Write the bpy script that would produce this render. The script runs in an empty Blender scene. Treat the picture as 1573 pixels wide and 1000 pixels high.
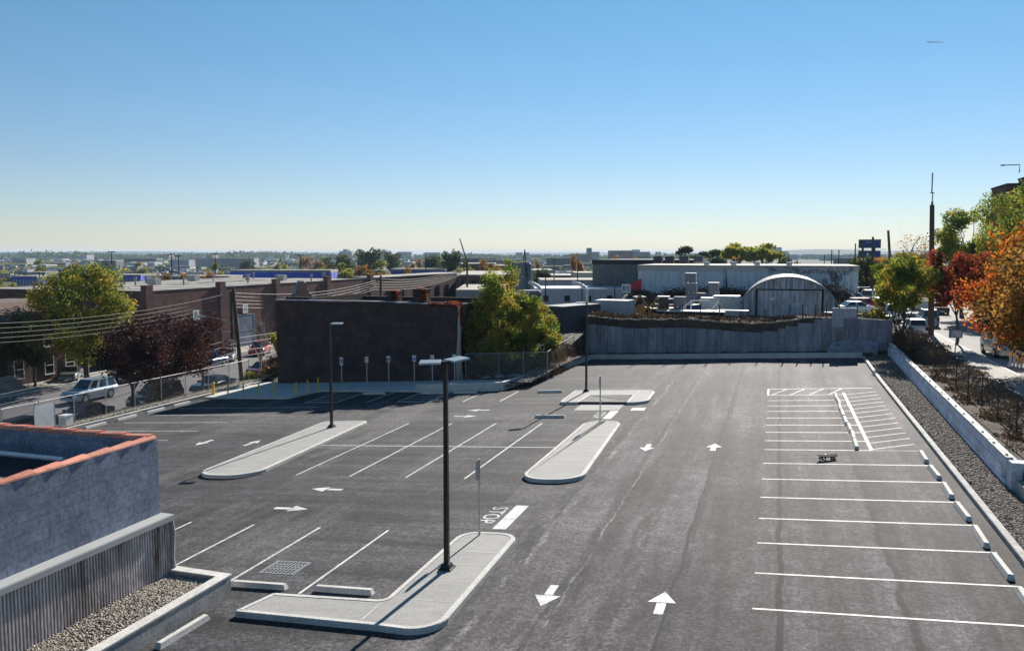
import bpy, math, random
import numpy as np
from mathutils import Vector, Matrix, noise
R = random.Random(7)
rad = math.radians
scene = bpy.context.scene
COL = scene.collection
# ------------------------------------------------------------------ camera frame (world y = lot aisle, z = up)
F_, CX, CY, CH, K = 1300.0, 786.5, 500.0, 8.7, 0.06
PITCH = math.atan(110 / F_)
YAW = math.atan((1196 - CX) / (F_ / math.cos(PITCH)))
FH = Vector((-math.sin(YAW), math.cos(YAW), 0)); RT = Vector((math.cos(YAW), math.sin(YAW), 0))
FW = FH * math.cos(PITCH) + Vector((0, 0, -math.sin(PITCH))); UP = FH * math.sin(PITCH) + Vector((0, 0, math.cos(PITCH)))
EYE = Vector((0, 0, CH))
def ray(px, py): return FW * F_ + RT * (px - CX) + UP * (CY - py)
def at(px, py, z):                     # point on the level plane z
    d = ray(px, py); return EYE + d * ((z - CH) / d.z)
def lot(px, py, dz=0):                 # point on the tilted lot plane
    d = ray(px, py); return EYE + d * ((dz - CH) / (d.z - K * d.x))
def far(px, py, D):                    # point at forward distance D
    d = ray(px, py); return EYE + d * (D / d.dot(FH))
def gz(x): return K * x

# ------------------------------------------------------------------ terrain heights
def ss(a, b, t):
    t = min(1, max(0, (t - a) / (b - a))); return t * t * (3 - 2 * t)
def lin(a, b, t): return min(1, max(0, (t - a) / (b - a)))
def wall_y(x): return 78.3 + (x + 17) * (74.9 - 78.3) / 25.5      # line of the far concrete wall
FARZ = -9.5
def terr(x, y):
    if x < -43.8: z = -2.72 + (-4.27 + 2.72) * lin(-46.0, -47.6, x)
    elif x < 8.25: z = K * x - 0.25
    else: z = 1.32 - 0.2 * lin(8.7, 12, x)
    if 8.25 <= x < 8.05 + max(0, min(y, 75) - 34) * .02: z = K * x - .25
    if y > 75 and x > -46:
        yard = 2.1
        mid = -2.2
        if x < 9:
            t = lin(-21.5, -17.3, x)
            tgt = mid * (1 - t) + yard * t
            w = ss(wall_y(max(x, -17)) + .1, wall_y(max(x, -17)) + .5, y) if x > -17.4 else lin(66, 84, y)
            z = z * (1 - w) + tgt * w
        else:
            t = lin(12.5, 9.0, x); w = lin(75, 82, y)
            z = z * (1 - w * t) + yard * w * t
    if y > 105:
        t = ss(115 if x < -17 or x > 30 else 150, 330, y)
        if x < -55: t = ss(250, 420, y)
        if x > 9: t = ss(150, 420, y)
        z = z * (1 - t) + FARZ * t
    if x < -60: z = z * (1 - lin(-200, -330, x)) + FARZ * lin(-200, -330, x)
    return z

# ------------------------------------------------------------------ materials
def newmat(name):
    m = bpy.data.materials.new(name); m.use_nodes = True
    nt = m.node_tree; return m, nt, nt.nodes['Principled BSDF']
def N(nt, t, **kw):
    n = nt.nodes.new(t)
    for k, v in kw.items():
        if hasattr(n, k): setattr(n, k, v)
        else: n.inputs[k].default_value = v
    return n
def L(nt, a, b): nt.links.new(a, b)
def coords(nt, mode, sc):
    if mode == 'world': src = N(nt, 'ShaderNodeNewGeometry').outputs['Position']
    else: src = N(nt, 'ShaderNodeTexCoord').outputs['Object']
    mp = N(nt, 'ShaderNodeMapping'); mp.inputs['Scale'].default_value = sc
    L(nt, src, mp.inputs['Vector']); return mp.outputs[0]
def noisef(nt, vec, scale, detail=4, rough=.6):
    n = N(nt, 'ShaderNodeTexNoise'); n.inputs['Scale'].default_value = scale
    n.inputs['Detail'].default_value = detail; n.inputs['Roughness'].default_value = rough
    L(nt, vec, n.inputs['Vector']); return n.outputs['Fac']
def ramp(nt, fac, stops):
    r = N(nt, 'ShaderNodeValToRGB'); e = r.color_ramp.elements
    while len(e) < len(stops): e.new(.5)
    for i, (p, c) in enumerate(stops):
        e[i].position = p; e[i].color = (*c, 1) if len(c) == 3 else c
    L(nt, fac, r.inputs[0]); return r.outputs[0]
def mix(nt, fac, a, b, blend='MIX'):
    m = N(nt, 'ShaderNodeMix', data_type='RGBA', blend_type=blend)
    for s, v in ((m.inputs[0], fac), (m.inputs[6], a), (m.inputs[7], b)):
        if hasattr(v, 'is_output'): L(nt, v, s)
        elif isinstance(v, (int, float)): s.default_value = v
        else: s.default_value = (*v, 1)
    return m.outputs[2]
def math_(nt, op, a, b=None, c=None):
    m = N(nt, 'ShaderNodeMath', operation=op)
    for i, v in enumerate((a, b, c)):
        if v is None: continue
        if hasattr(v, 'is_output'): L(nt, v, m.inputs[i])
        else: m.inputs[i].default_value = v
    return m.outputs[0]
def bump(nt, bs, h, strength, dist=.02):
    b = N(nt, 'ShaderNodeBump'); b.inputs['Strength'].default_value = strength; b.inputs['Distance'].default_value = dist
    L(nt, h, b.inputs['Height']); L(nt, b.outputs[0], bs.inputs['Normal'])
def mat(name, c1, c2=None, scale=3, rough=.75, metal=0, stretch=(1, 1, 1), bmp=0, bd=.02, fine=0, mode='obj', isl=0, spec=.3, dirt=None, fs=.22):
    m, nt, bs = newmat(name)
    c2 = c2 or tuple(v * .75 for v in c1)
    v = coords(nt, mode, stretch)
    n1 = noisef(nt, v, scale)
    c = ramp(nt, n1, [(.3, c1), (.7, c2)])
    if fine:
        n2 = noisef(nt, v, fine, 2)
        c = mix(nt, 1.0, c, ramp(nt, n2, [(.3, (1 - fs, ) * 3), (.7, (1 + fs, ) * 3)]), 'MULTIPLY')
    if isl:
        ri = N(nt, 'ShaderNodeNewGeometry').outputs['Random Per Island']
        c = mix(nt, 1.0, c, ramp(nt, ri, [(0, (1 - isl,) * 3), (1, (1 + isl,) * 3)]), 'MULTIPLY')
    if dirt:
        n3 = noisef(nt, coords(nt, mode, (1.5, 1.5, .25)), 1.2, 6, .7)
        c = mix(nt, ramp(nt, n3, [(.48, (0, 0, 0)), (.68, (1, 1, 1))]), c, dirt)
    L(nt, c, bs.inputs['Base Color'])
    bs.inputs['Roughness'].default_value = rough; bs.inputs['Metallic'].default_value = metal
    bs.inputs['Specular IOR Level'].default_value = spec
    if bmp: bump(nt, bs, noisef(nt, v, fine or scale * 6, 4), bmp, bd)
    return m
def brick_mat(name, c1, c2, mortar, w=.4, h=.13, ms=.012, bmp=.4, stain=.35, dirt=None):
    m, nt, bs = newmat(name)
    g = N(nt, 'ShaderNodeNewGeometry').outputs['Position']; s = N(nt, 'ShaderNodeSeparateXYZ'); L(nt, g, s.inputs[0])
    cb = N(nt, 'ShaderNodeCombineXYZ'); L(nt, math_(nt, 'ADD', s.outputs[0], s.outputs[1]), cb.inputs[0]); L(nt, s.outputs[2], cb.inputs[1])
    b = N(nt, 'ShaderNodeTexBrick'); L(nt, cb.outputs[0], b.inputs['Vector'])
    b.inputs['Scale'].default_value = 1; b.inputs['Brick Width'].default_value = w; b.inputs['Row Height'].default_value = h
    b.inputs['Mortar Size'].default_value = ms; b.inputs['Color1'].default_value = (*c1, 1); b.inputs['Color2'].default_value = (*c2, 1); b.inputs['Mortar'].default_value = (*mortar, 1)
    n = noisef(nt, g, .8, 6, .7); n2 = noisef(nt, g, 9, 3, .7)
    c = mix(nt, 1.0, b.outputs[0], ramp(nt, n, [(.3, (1 - stain,) * 3), (.7, (1 + stain,) * 3)]), 'MULTIPLY')
    c = mix(nt, 1.0, c, ramp(nt, n2, [(.3, (.7, .7, .7)), (.7, (1.3, 1.3, 1.3))]), 'MULTIPLY')
    if dirt:
        n3 = noisef(nt, g, .35, 7, .75); c = mix(nt, ramp(nt, n3, [(.55, (0, 0, 0)), (.7, (.8, .8, .8))]), c, dirt)
    L(nt, c, bs.inputs['Base Color']); bs.inputs['Roughness'].default_value = .9; bs.inputs['Specular IOR Level'].default_value = .2
    bump(nt, bs, b.outputs['Fac'], -bmp, .015)
    return m
def leaf_mat(name, cols, trans=.5):
    m = bpy.data.materials.new(name); m.use_nodes = True; nt = m.node_tree; nt.nodes.clear()
    out = N(nt, 'ShaderNodeOutputMaterial')
    g = N(nt, 'ShaderNodeNewGeometry')
    n = noisef(nt, g.outputs['Position'], .55, 2, .5)
    f = math_(nt, 'ADD', math_(nt, 'MULTIPLY', n, 3.0), math_(nt, 'MULTIPLY', g.outputs['Random Per Island'], .45))
    f = math_(nt, 'SUBTRACT', f, 1.2)
    c = ramp(nt, f, [(i / (len(cols) - 1), k) for i, k in enumerate(cols)])
    d = N(nt, 'ShaderNodeBsdfDiffuse'); t = N(nt, 'ShaderNodeBsdfTranslucent'); L(nt, c, d.inputs[0]); L(nt, c, t.inputs[0])
    gl = N(nt, 'ShaderNodeBsdfGlossy'); gl.inputs['Roughness'].default_value = .45; gl.inputs[0].default_value = (.6, .6, .6, 1)
    mx = N(nt, 'ShaderNodeMixShader'); mx.inputs[0].default_value = trans; L(nt, d.outputs[0], mx.inputs[1]); L(nt, t.outputs[0], mx.inputs[2])
    m2 = N(nt, 'ShaderNodeMixShader'); m2.inputs[0].default_value = .015; L(nt, mx.outputs[0], m2.inputs[1]); L(nt, gl.outputs[0], m2.inputs[2])
    L(nt, m2.outputs[0], out.inputs[0]); return m
def mesh_mat(name, col, pitch=.06, w=.14):      # woven wire of a chain-link fence
    m = bpy.data.materials.new(name); m.use_nodes = True; nt = m.node_tree; nt.nodes.clear()
    out = N(nt, 'ShaderNodeOutputMaterial'); g = N(nt, 'ShaderNodeNewGeometry'); s = N(nt, 'ShaderNodeSeparateXYZ'); L(nt, g.outputs['Position'], s.inputs[0])
    h = math_(nt, 'ADD', s.outputs[0], s.outputs[1])
    fa = []
    for op in ('ADD', 'SUBTRACT'):
        q = math_(nt, 'FRACT', math_(nt, 'DIVIDE', math_(nt, op, h, s.outputs[2]), pitch)); fa.append(math_(nt, 'LESS_THAN', q, w))
    f = math_(nt, 'MAXIMUM', fa[0], fa[1])
    p = N(nt, 'ShaderNodeBsdfPrincipled'); p.inputs['Base Color'].default_value = (*col, 1); p.inputs['Roughness'].default_value = .5
    t = N(nt, 'ShaderNodeBsdfTransparent'); mx = N(nt, 'ShaderNodeMixShader'); L(nt, f, mx.inputs[0]); L(nt, t.outputs[0], mx.inputs[1]); L(nt, p.outputs[0], mx.inputs[2]); L(nt, mx.outputs[0], out.inputs[0]); return m
def corr_mat(name, c1, c2, period, axis='x', dark=.55, dirt=None, rough=.7, metal=0):   # ribbed sheet
    m, nt, bs = newmat(name)
    g = N(nt, 'ShaderNodeNewGeometry').outputs['Position']; s = N(nt, 'ShaderNodeSeparateXYZ'); L(nt, g, s.inputs[0])
    a = math_(nt, 'ADD', s.outputs[0], s.outputs[1]) if axis == 'h' else s.outputs[{'x': 0, 'y': 1}[axis]]
    w = math_(nt, 'SINE', math_(nt, 'MULTIPLY', a, 2 * math.pi / period))
    n = noisef(nt, coords(nt, 'world', (1.5, 1.5, .35)), .9, 6, .7)
    c = ramp(nt, n, [(.3, c1), (.7, c2)])
    if dirt:
        n2 = noisef(nt, coords(nt, 'world', (2.5, 2.5, .5)), 1.1, 6, .7)
        c = mix(nt, ramp(nt, n2, [(.5, (0, 0, 0)), (.66, (1, 1, 1))]), c, dirt)
    L(nt, c, bs.inputs['Base Color']); bs.inputs['Roughness'].default_value = rough; bs.inputs['Metallic'].default_value = metal
    bump(nt, bs, w, dark, period * .25); return m

def asphalt_lot():
    m, nt, bs = newmat('lot asphalt')
    g = N(nt, 'ShaderNodeNewGeometry').outputs['Position']; s = N(nt, 'ShaderNodeSeparateXYZ'); L(nt, g, s.inputs[0])
    x, y = s.outputs[0], s.outputs[1]
    vy = coords(nt, 'world', (1, .07, 1)); vx = coords(nt, 'world', (.09, 1, 1))
    ny = noisef(nt, vy, .8, 6, .65); nx = noisef(nt, vx, .8, 6, .65); nb = noisef(nt, g, .14, 5, .6)
    # main aisle runs along y, cross aisles along x
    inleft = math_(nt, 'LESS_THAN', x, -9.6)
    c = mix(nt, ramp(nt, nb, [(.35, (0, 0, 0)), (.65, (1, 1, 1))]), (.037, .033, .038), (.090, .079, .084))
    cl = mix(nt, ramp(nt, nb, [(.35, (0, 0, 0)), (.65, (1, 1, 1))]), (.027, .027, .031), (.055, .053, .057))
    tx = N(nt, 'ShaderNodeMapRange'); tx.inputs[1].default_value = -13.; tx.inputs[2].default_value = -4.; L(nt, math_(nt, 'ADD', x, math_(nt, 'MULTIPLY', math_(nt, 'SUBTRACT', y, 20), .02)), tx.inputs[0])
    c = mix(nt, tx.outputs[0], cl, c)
    st = mix(nt, inleft, ramp(nt, ny, [(.40, (.55,) * 3), (.60, (1.45,) * 3)]), ramp(nt, nx, [(.40, (.52,) * 3), (.60, (1.4,) * 3)]))
    c = mix(nt, 1.0, c, st, 'MULTIPLY')
    w1 = noisef(nt, coords(nt, 'world', (0.0, .35, 0)), 1.0, 7, .7)
    w2 = noisef(nt, coords(nt, 'world', (3, .6, 1)), 1.0, 5, .7)
    def seam(xc, wob, half, dark, thr, c):
        d = math_(nt, 'ABSOLUTE', math_(nt, 'SUBTRACT', math_(nt, 'ADD', x, math_(nt, 'MULTIPLY', math_(nt, 'SUBTRACT', w1, .5), wob)), xc))
        mr = N(nt, 'ShaderNodeMapRange'); mr.inputs[1].default_value = half; mr.inputs[2].default_value = half * .6; L(nt, d, mr.inputs[0])
        br = N(nt, 'ShaderNodeMapRange'); br.inputs[1].default_value = thr; br.inputs[2].default_value = thr + .12; L(nt, w2, br.inputs[0])
        return mix(nt, math_(nt, 'MULTIPLY', mr.outputs[0], br.outputs[0]), c, dark)
    c = seam(.15, .45, .45, (.05, .045, .047), .40, c)
    c = seam(.25, .45, .10, (.012, .011, .013), .22, c)
    c = seam(-3.9, .8, .35, (.04, .036, .038), .40, c); c = seam(-.9, .5, .30, (.045, .04, .042), .44, c); c = seam(5.2, .6, .25, (.04, .037, .038), .42, c)
    c = seam(3.15, .9, .11, (.016, .015, .017), .36, c)
    c = seam(-2.35, .5, .16, (.032, .031, .034), .38, c)
    c = seam(-2.45, .5, .06, (.016, .015, .018), .25, c)
    c = seam(-5.35, .6, .16, (.03, .03, .034), .42, c)
    c = seam(-5.2, .6, .045, (.15, .138, .135), .42, c)
    c = seam(-7.35, .7, .35, (.03, .03, .034), .40, c)
    c = seam(-7.0, 1.1, .13, (.15, .138, .133), .48, c)
    c = seam(1.6, .5, .09, (.045, .044, .047), .5, c)
    # seams across the left half
    def cross(yc, half, dark, c):
        d = math_(nt, 'ABSOLUTE', math_(nt, 'SUBTRACT', math_(nt, 'ADD', y, math_(nt, 'MULTIPLY', math_(nt, 'SUBTRACT', nx, .5), .5)), yc))
        mr = N(nt, 'ShaderNodeMapRange'); mr.inputs[1].default_value = half; mr.inputs[2].default_value = half * .2; L(nt, d, mr.inputs[0])
        return mix(nt, math_(nt, 'MULTIPLY', mr.outputs[0], math_(nt, 'LESS_THAN', x, -8.2)), c, dark)
    for yc, h in ((26.3, .1), (29.3, .28), (32.2, .12), (45.9, .1), (49.9, .12), (34.6, .1)): c = cross(yc, h, (.036, .036, .04), c)
    # aggregate grain
    n3 = noisef(nt, g, 26, 3, .8)
    c = mix(nt, 1.0, c, ramp(nt, n3, [(.38, (.40,) * 3), (.62, (1.65,) * 3)]), 'MULTIPLY')
    n4 = noisef(nt, g, 1.7, 6, .7)
    c = mix(nt, 1.0, c, ramp(nt, n4, [(.38, (.74,) * 3), (.62, (1.28,) * 3)]), 'MULTIPLY')
    n5 = noisef(nt, coords(nt, 'world', (1, .16, 1)), .22, 6, .7); c = mix(nt, ramp(nt, n5, [(.56, (0, 0, 0)), (.66, (.4,) * 3)]), c, (.155, .145, .14))
    n6 = noisef(nt, coords(nt, 'world', (1, 1, 1)), 8, 3, .75); c = mix(nt, 1.0, c, ramp(nt, n6, [(.38, (.55,) * 3), (.5, (.97,) * 3), (.62, (1.6,) * 3)]), 'MULTIPLY')
    n7 = noisef(nt, coords(nt, 'world', (2.2, .10, 1)), 1.2, 5, .7); c = mix(nt, ramp(nt, n7, [(.60, (0, 0, 0)), (.66, (.35,) * 3)]), c, (.03, .028, .03))
    n8 = noisef(nt, coords(nt, 'world', (.10, 2.4, 1)), 1.2, 5, .7); c = mix(nt, math_(nt, 'MULTIPLY', ramp(nt, n8, [(.58, (0, 0, 0)), (.66, (.6,) * 3)]), inleft), c, (.024, .024, .028))
    vo = N(nt, 'ShaderNodeTexVoronoi'); vo.inputs['Scale'].default_value = .55; L(nt, coords(nt, 'world', (1, .55, 1)), vo.inputs['Vector'])
    c = mix(nt, math_(nt, 'MULTIPLY', math_(nt, 'LESS_THAN', vo.outputs['Distance'], .16), ramp(nt, n4, [(.45, (0, 0, 0)), (.6, (.6,) * 3)])), c, (.022, .021, .023))
    L(nt, c, bs.inputs['Base Color']); bs.inputs['Roughness'].default_value = .88; bs.inputs['Specular IOR Level'].default_value = .25
    bump(nt, bs, n3, .5, .015); return m

MT = {}
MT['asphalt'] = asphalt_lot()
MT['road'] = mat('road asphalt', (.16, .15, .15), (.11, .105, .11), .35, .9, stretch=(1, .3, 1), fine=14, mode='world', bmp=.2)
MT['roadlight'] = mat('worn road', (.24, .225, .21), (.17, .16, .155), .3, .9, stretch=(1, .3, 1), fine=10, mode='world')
MT['sidewalk'] = mat('pavement concrete', (.36, .34, .31), (.26, .25, .23), .9, .9, fine=12, mode='world')
MT['concrete'] = mat('kerb concrete', (.58, .56, .52), (.44, .425, .40), 1.5, .85, fine=18, mode='world', bmp=.15)
MT['slab'] = mat('broom finished concrete', (.34, .33, .31), (.27, .262, .25), .9, .85, stretch=(1, 2.5, 1), fine=14, mode='world', bmp=.15)
MT['oldconc'] = mat('weathered concrete', (.33, .335, .38), (.21, .21, .25), 1.3, .9, fine=9, mode='world', isl=.18, stretch=(1, 1, .4), dirt=(.15, .135, .135), bmp=.3)
MT['wallconc'] = mat('planter concrete', (.44, .42, .39), (.25, .245, .24), 1.6, .85, fine=11, mode='world', bmp=.2)
MT['blockwall'] = brick_mat('pale block', (.46, .45, .44), (.36, .355, .35), (.22, .21, .2), 1.2, .45, .012, .5, .2)
MT['soil'] = mat('dry soil', (.115, .085, .06), (.04, .032, .026), 1.1, 1, fine=9, mode='world', bmp=.8, bd=.08)
MT['ground'] = mat('rough ground', (.055, .055, .04), (.032, .036, .024), .02, 1, fine=.3, mode='world')
MT['paint'] = mat('road paint', (.70, .70, .69), (.48, .48, .47), 2.5, .7, fine=16, mode='world', dirt=(.34, .33, .32), fs=.45)
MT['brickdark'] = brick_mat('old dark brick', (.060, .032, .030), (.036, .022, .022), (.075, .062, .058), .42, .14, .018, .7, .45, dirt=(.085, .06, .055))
MT['brickware'] = brick_mat('warehouse brick', (.16, .078, .068), (.12, .06, .055), (.15, .11, .10), .5, .2, .015, .3, .3)
MT['brickhouse'] = brick_mat('house brick', (.13, .075, .055), (.10, .06, .045), (.14, .11, .10), .4, .14, .014, .3, .3)
MT['cmu'] = brick_mat('grey block with shade blue', (.215, .245, .315), (.175, .20, .262), (.15, .165, .21), .62, .3, .012, .35, .28)  # blue of the wall's sky-lit shade is mixed into the block colour
MT['ribbed'] = mat('stained ribbed concrete', (.62, .58, .57), (.40, .365, .36), 1.1, .9, mode='world', fine=8, stretch=(2, 2, .5), dirt=(.13, .095, .08), bmp=.3)
MT['ledge'] = mat('pale sheet metal flashing', (.38, .39, .39), (.33, .34, .34), .6, .6, 0, mode='world')
MT['terracotta'] = mat('terracotta tile', (.66, .27, .18), (.48, .17, .11), 3, .7, fine=20, isl=.25, mode='world')
MT['roofdark'] = mat('dark roof felt', (.045, .045, .05), (.03, .03, .035), 1, .9, mode='world')
MT['roofwhite'] = mat('pale roof membrane', (.38, .35, .31), (.25, .235, .21), .08, .85, mode='world', fine=.5, dirt=(.17, .155, .14), fs=.25)
MT['roofgrey'] = mat('grey roof', (.30, .30, .31), (.2, .2, .21), .2, .85, mode='world')
MT['shingle'] = mat('brown shingle', (.15, .105, .085), (.10, .07, .06), 2, .95, mode='world', fine=8)
MT['metal'] = mat('galvanised metal', (.50, .51, .52), (.38, .39, .40), 5, .45, .7, fine=30)
MT['galv'] = mat('fence tube', (.42, .42, .42), (.30, .30, .30), 6, .5, .5)
MT['black'] = mat('black paint', (.012, .012, .013), (.02, .02, .022), 8, .45)
MT['lampgrey'] = mat('lamp housing', (.34, .37, .38), (.28, .31, .32), 5, .35, .5)
MT['dark'] = mat('dark opening', (.012, .012, .014), (.02, .02, .02), 3, .9)
MT['wood'] = mat('weathered pole wood', (.13, .09, .065), (.065, .048, .04), 3, .9, stretch=(4, 4, .4), fine=12)
MT['bark'] = mat('bark', (.10, .08, .065), (.05, .04, .035), 5, .95, stretch=(3, 3, .6), bmp=.5)
MT['palebark'] = mat('pale bark', (.42, .38, .33), (.28, .25, .22), 5, .95, stretch=(3, 3, .6))
MT['white'] = mat('white paint', (.78, .78, .77), (.62, .62, .62), 2, .55)
MT['offwhite'] = mat('dirty white sheet', (.60, .61, .62), (.42, .43, .45), .7, .6, mode='world', fine=5)
MT['yellow'] = mat('bollard yellow', (.75, .48, .03), (.6, .36, .03), 4, .55)
MT['digger'] = mat('digger yellow', (.42, .24, .05), (.25, .14, .05), 2, .6)
MT['bluewall'] = corr_mat('blue cladding', (.03, .07, .45), (.035, .085, .52), 4.0, 'h', .2)
MT['bluesign'] = mat('sign blue', (.02, .06, .22), (.02, .05, .18), 2, .5)
MT['red'] = mat('sign red', (.55, .04, .035), (.45, .03, .03), 2, .5)
MT['corr'] = corr_mat('pale ribbed cladding', (.62, .70, .72), (.50, .56, .60), .8, 'x', .45, dirt=(.42, .45, .50))
MT['corrgrey'] = corr_mat('grey ribbed cladding', (.62, .63, .68), (.46, .47, .51), .9, 'x', .8, dirt=(.26, .23, .22))
MT['contdark'] = corr_mat('dark container steel', (.075, .085, .11), (.06, .065, .085), .28, 'h', .8)
MT['contwhite'] = corr_mat('pale container steel', (.50, .52, .55), (.38, .40, .43), .28, 'h', .6)
MT['greengrey'] = mat('grey green render', (.16, .18, .17), (.10, .115, .115), .25, .9, mode='world', fine=2, dirt=(.08, .07, .06))
MT['cream'] = mat('cream render', (.62, .56, .42), (.5, .45, .35), .3, .85, mode='world')
MT['greybox'] = mat('grey crate', (.20, .21, .24), (.13, .14, .17), 1.6, .8, isl=.3)
MT['cityblue'] = mat('far pale concrete', (.34, .34, .35), (.26, .26, .27), .02, .9, mode='world')
MT['citytan'] = mat('far tan brick', (.26, .21, .18), (.2, .16, .14), .02, .9, mode='world')
MT['tank'] = mat('dull tank steel', (.20, .22, .25), (.10, .115, .14), .8, .6, .3, stretch=(1, 1, .2), mode='world')
MT['gl'] = mat('dark glass', (.02, .025, .03), (.025, .03, .035), 2, .06, 0, spec=.9)
MT['tyre'] = mat('tyre rubber', (.012, .012, .012), (.018, .018, .018), 5, .85)
MT['rim'] = mat('wheel rim', (.45, .46, .48), (.35, .36, .38), 5, .3, .8)
MT['tail'] = mat('tail lamp', (.45, .01, .01), (.4, .01, .01), 5, .25)
MT['lamp'] = mat('head lamp', (.75, .77, .8), (.65, .67, .7), 5, .12)
MT['wire'] = mat('aluminium wire', (.20, .19, .16), (.14, .13, .11), 3, .6, .2)
MT['link'] = mesh_mat('chain link wire', (.22, .22, .22), .06, .085)
MT['linkblack'] = mesh_mat('dark chain link wire', (.05, .045, .04), .07, .09)
MT['stone'] = mat('river pebbles', (.40, .35, .29), (.24, .21, .18), 40, .8, isl=.65)
MT['stonebrown'] = mat('brown crushed stone', (.24, .20, .17), (.15, .125, .11), 40, .85, isl=.6)
MT['gravelbase'] = mat('gravel bed', (.20, .175, .145), (.10, .09, .075), 9, .95, mode='world', fine=22, bmp=.8, bd=.04)
MT['gravelbrown'] = mat('brown gravel bed', (.15, .125, .105), (.07, .06, .05), 9, .95, mode='world', fine=18, bmp=.8, bd=.04)
def paint_mat(name, c, rough=.25, metal=.3):
    m, nt, bs = newmat(name)
    n = noisef(nt, coords(nt, 'obj', (1, 1, 1)), 2.5, 5)
    L(nt, ramp(nt, n, [(.3, c), (.7, tuple(v * .8 for v in c))]), bs.inputs['Base Color'])
    bs.inputs['Roughness'].default_value = rough; bs.inputs['Metallic'].default_value = metal
    bs.inputs['Coat Weight'].default_value = .5; bs.inputs['Coat Roughness'].default_value = .08
    return m
LF = {
 'green': leaf_mat('yellowing green leaves', [(.06, .10, .015), (.12, .18, .025), (.26, .30, .04), (.32, .30, .045), (.36, .24, .045)]),
 'olive': leaf_mat('olive green leaves', [(.045, .07, .014), (.09, .13, .022), (.20, .23, .03), (.32, .28, .04), (.42, .28, .05)]),
 'lime': leaf_mat('fresh green leaves', [(.08, .13, .02), (.17, .23, .03), (.30, .32, .05), (.45, .36, .06)]),
 'purple': leaf_mat('dark purple leaves', [(.012, .008, .010), (.022, .011, .015), (.04, .016, .02), (.09, .035, .03), (.13, .06, .03)], .3),
 'orange': leaf_mat('orange autumn leaves', [(.03, .05, .012), (.06, .08, .015), (.16, .11, .02), (.46, .13, .02), (.55, .24, .025), (.50, .10, .02), (.30, .05, .025)]),
 'red': leaf_mat('red autumn leaves', [(.07, .035, .015), (.18, .03, .02), (.30, .045, .03), (.38, .11, .03), (.16, .03, .02)]),
 'rust': leaf_mat('rusty brown leaves', [(.10, .07, .02), (.22, .13, .03), (.34, .16, .03), (.40, .22, .05)]),
 'deep': leaf_mat('deep green leaves', [(.02, .035, .012), (.04, .06, .018), (.07, .09, .022), (.12, .12, .03)]),
 'brush': leaf_mat('dry brush', [(.035, .025, .018), (.07, .045, .03), (.11, .07, .04), (.16, .10, .05)], .2),
}
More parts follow.
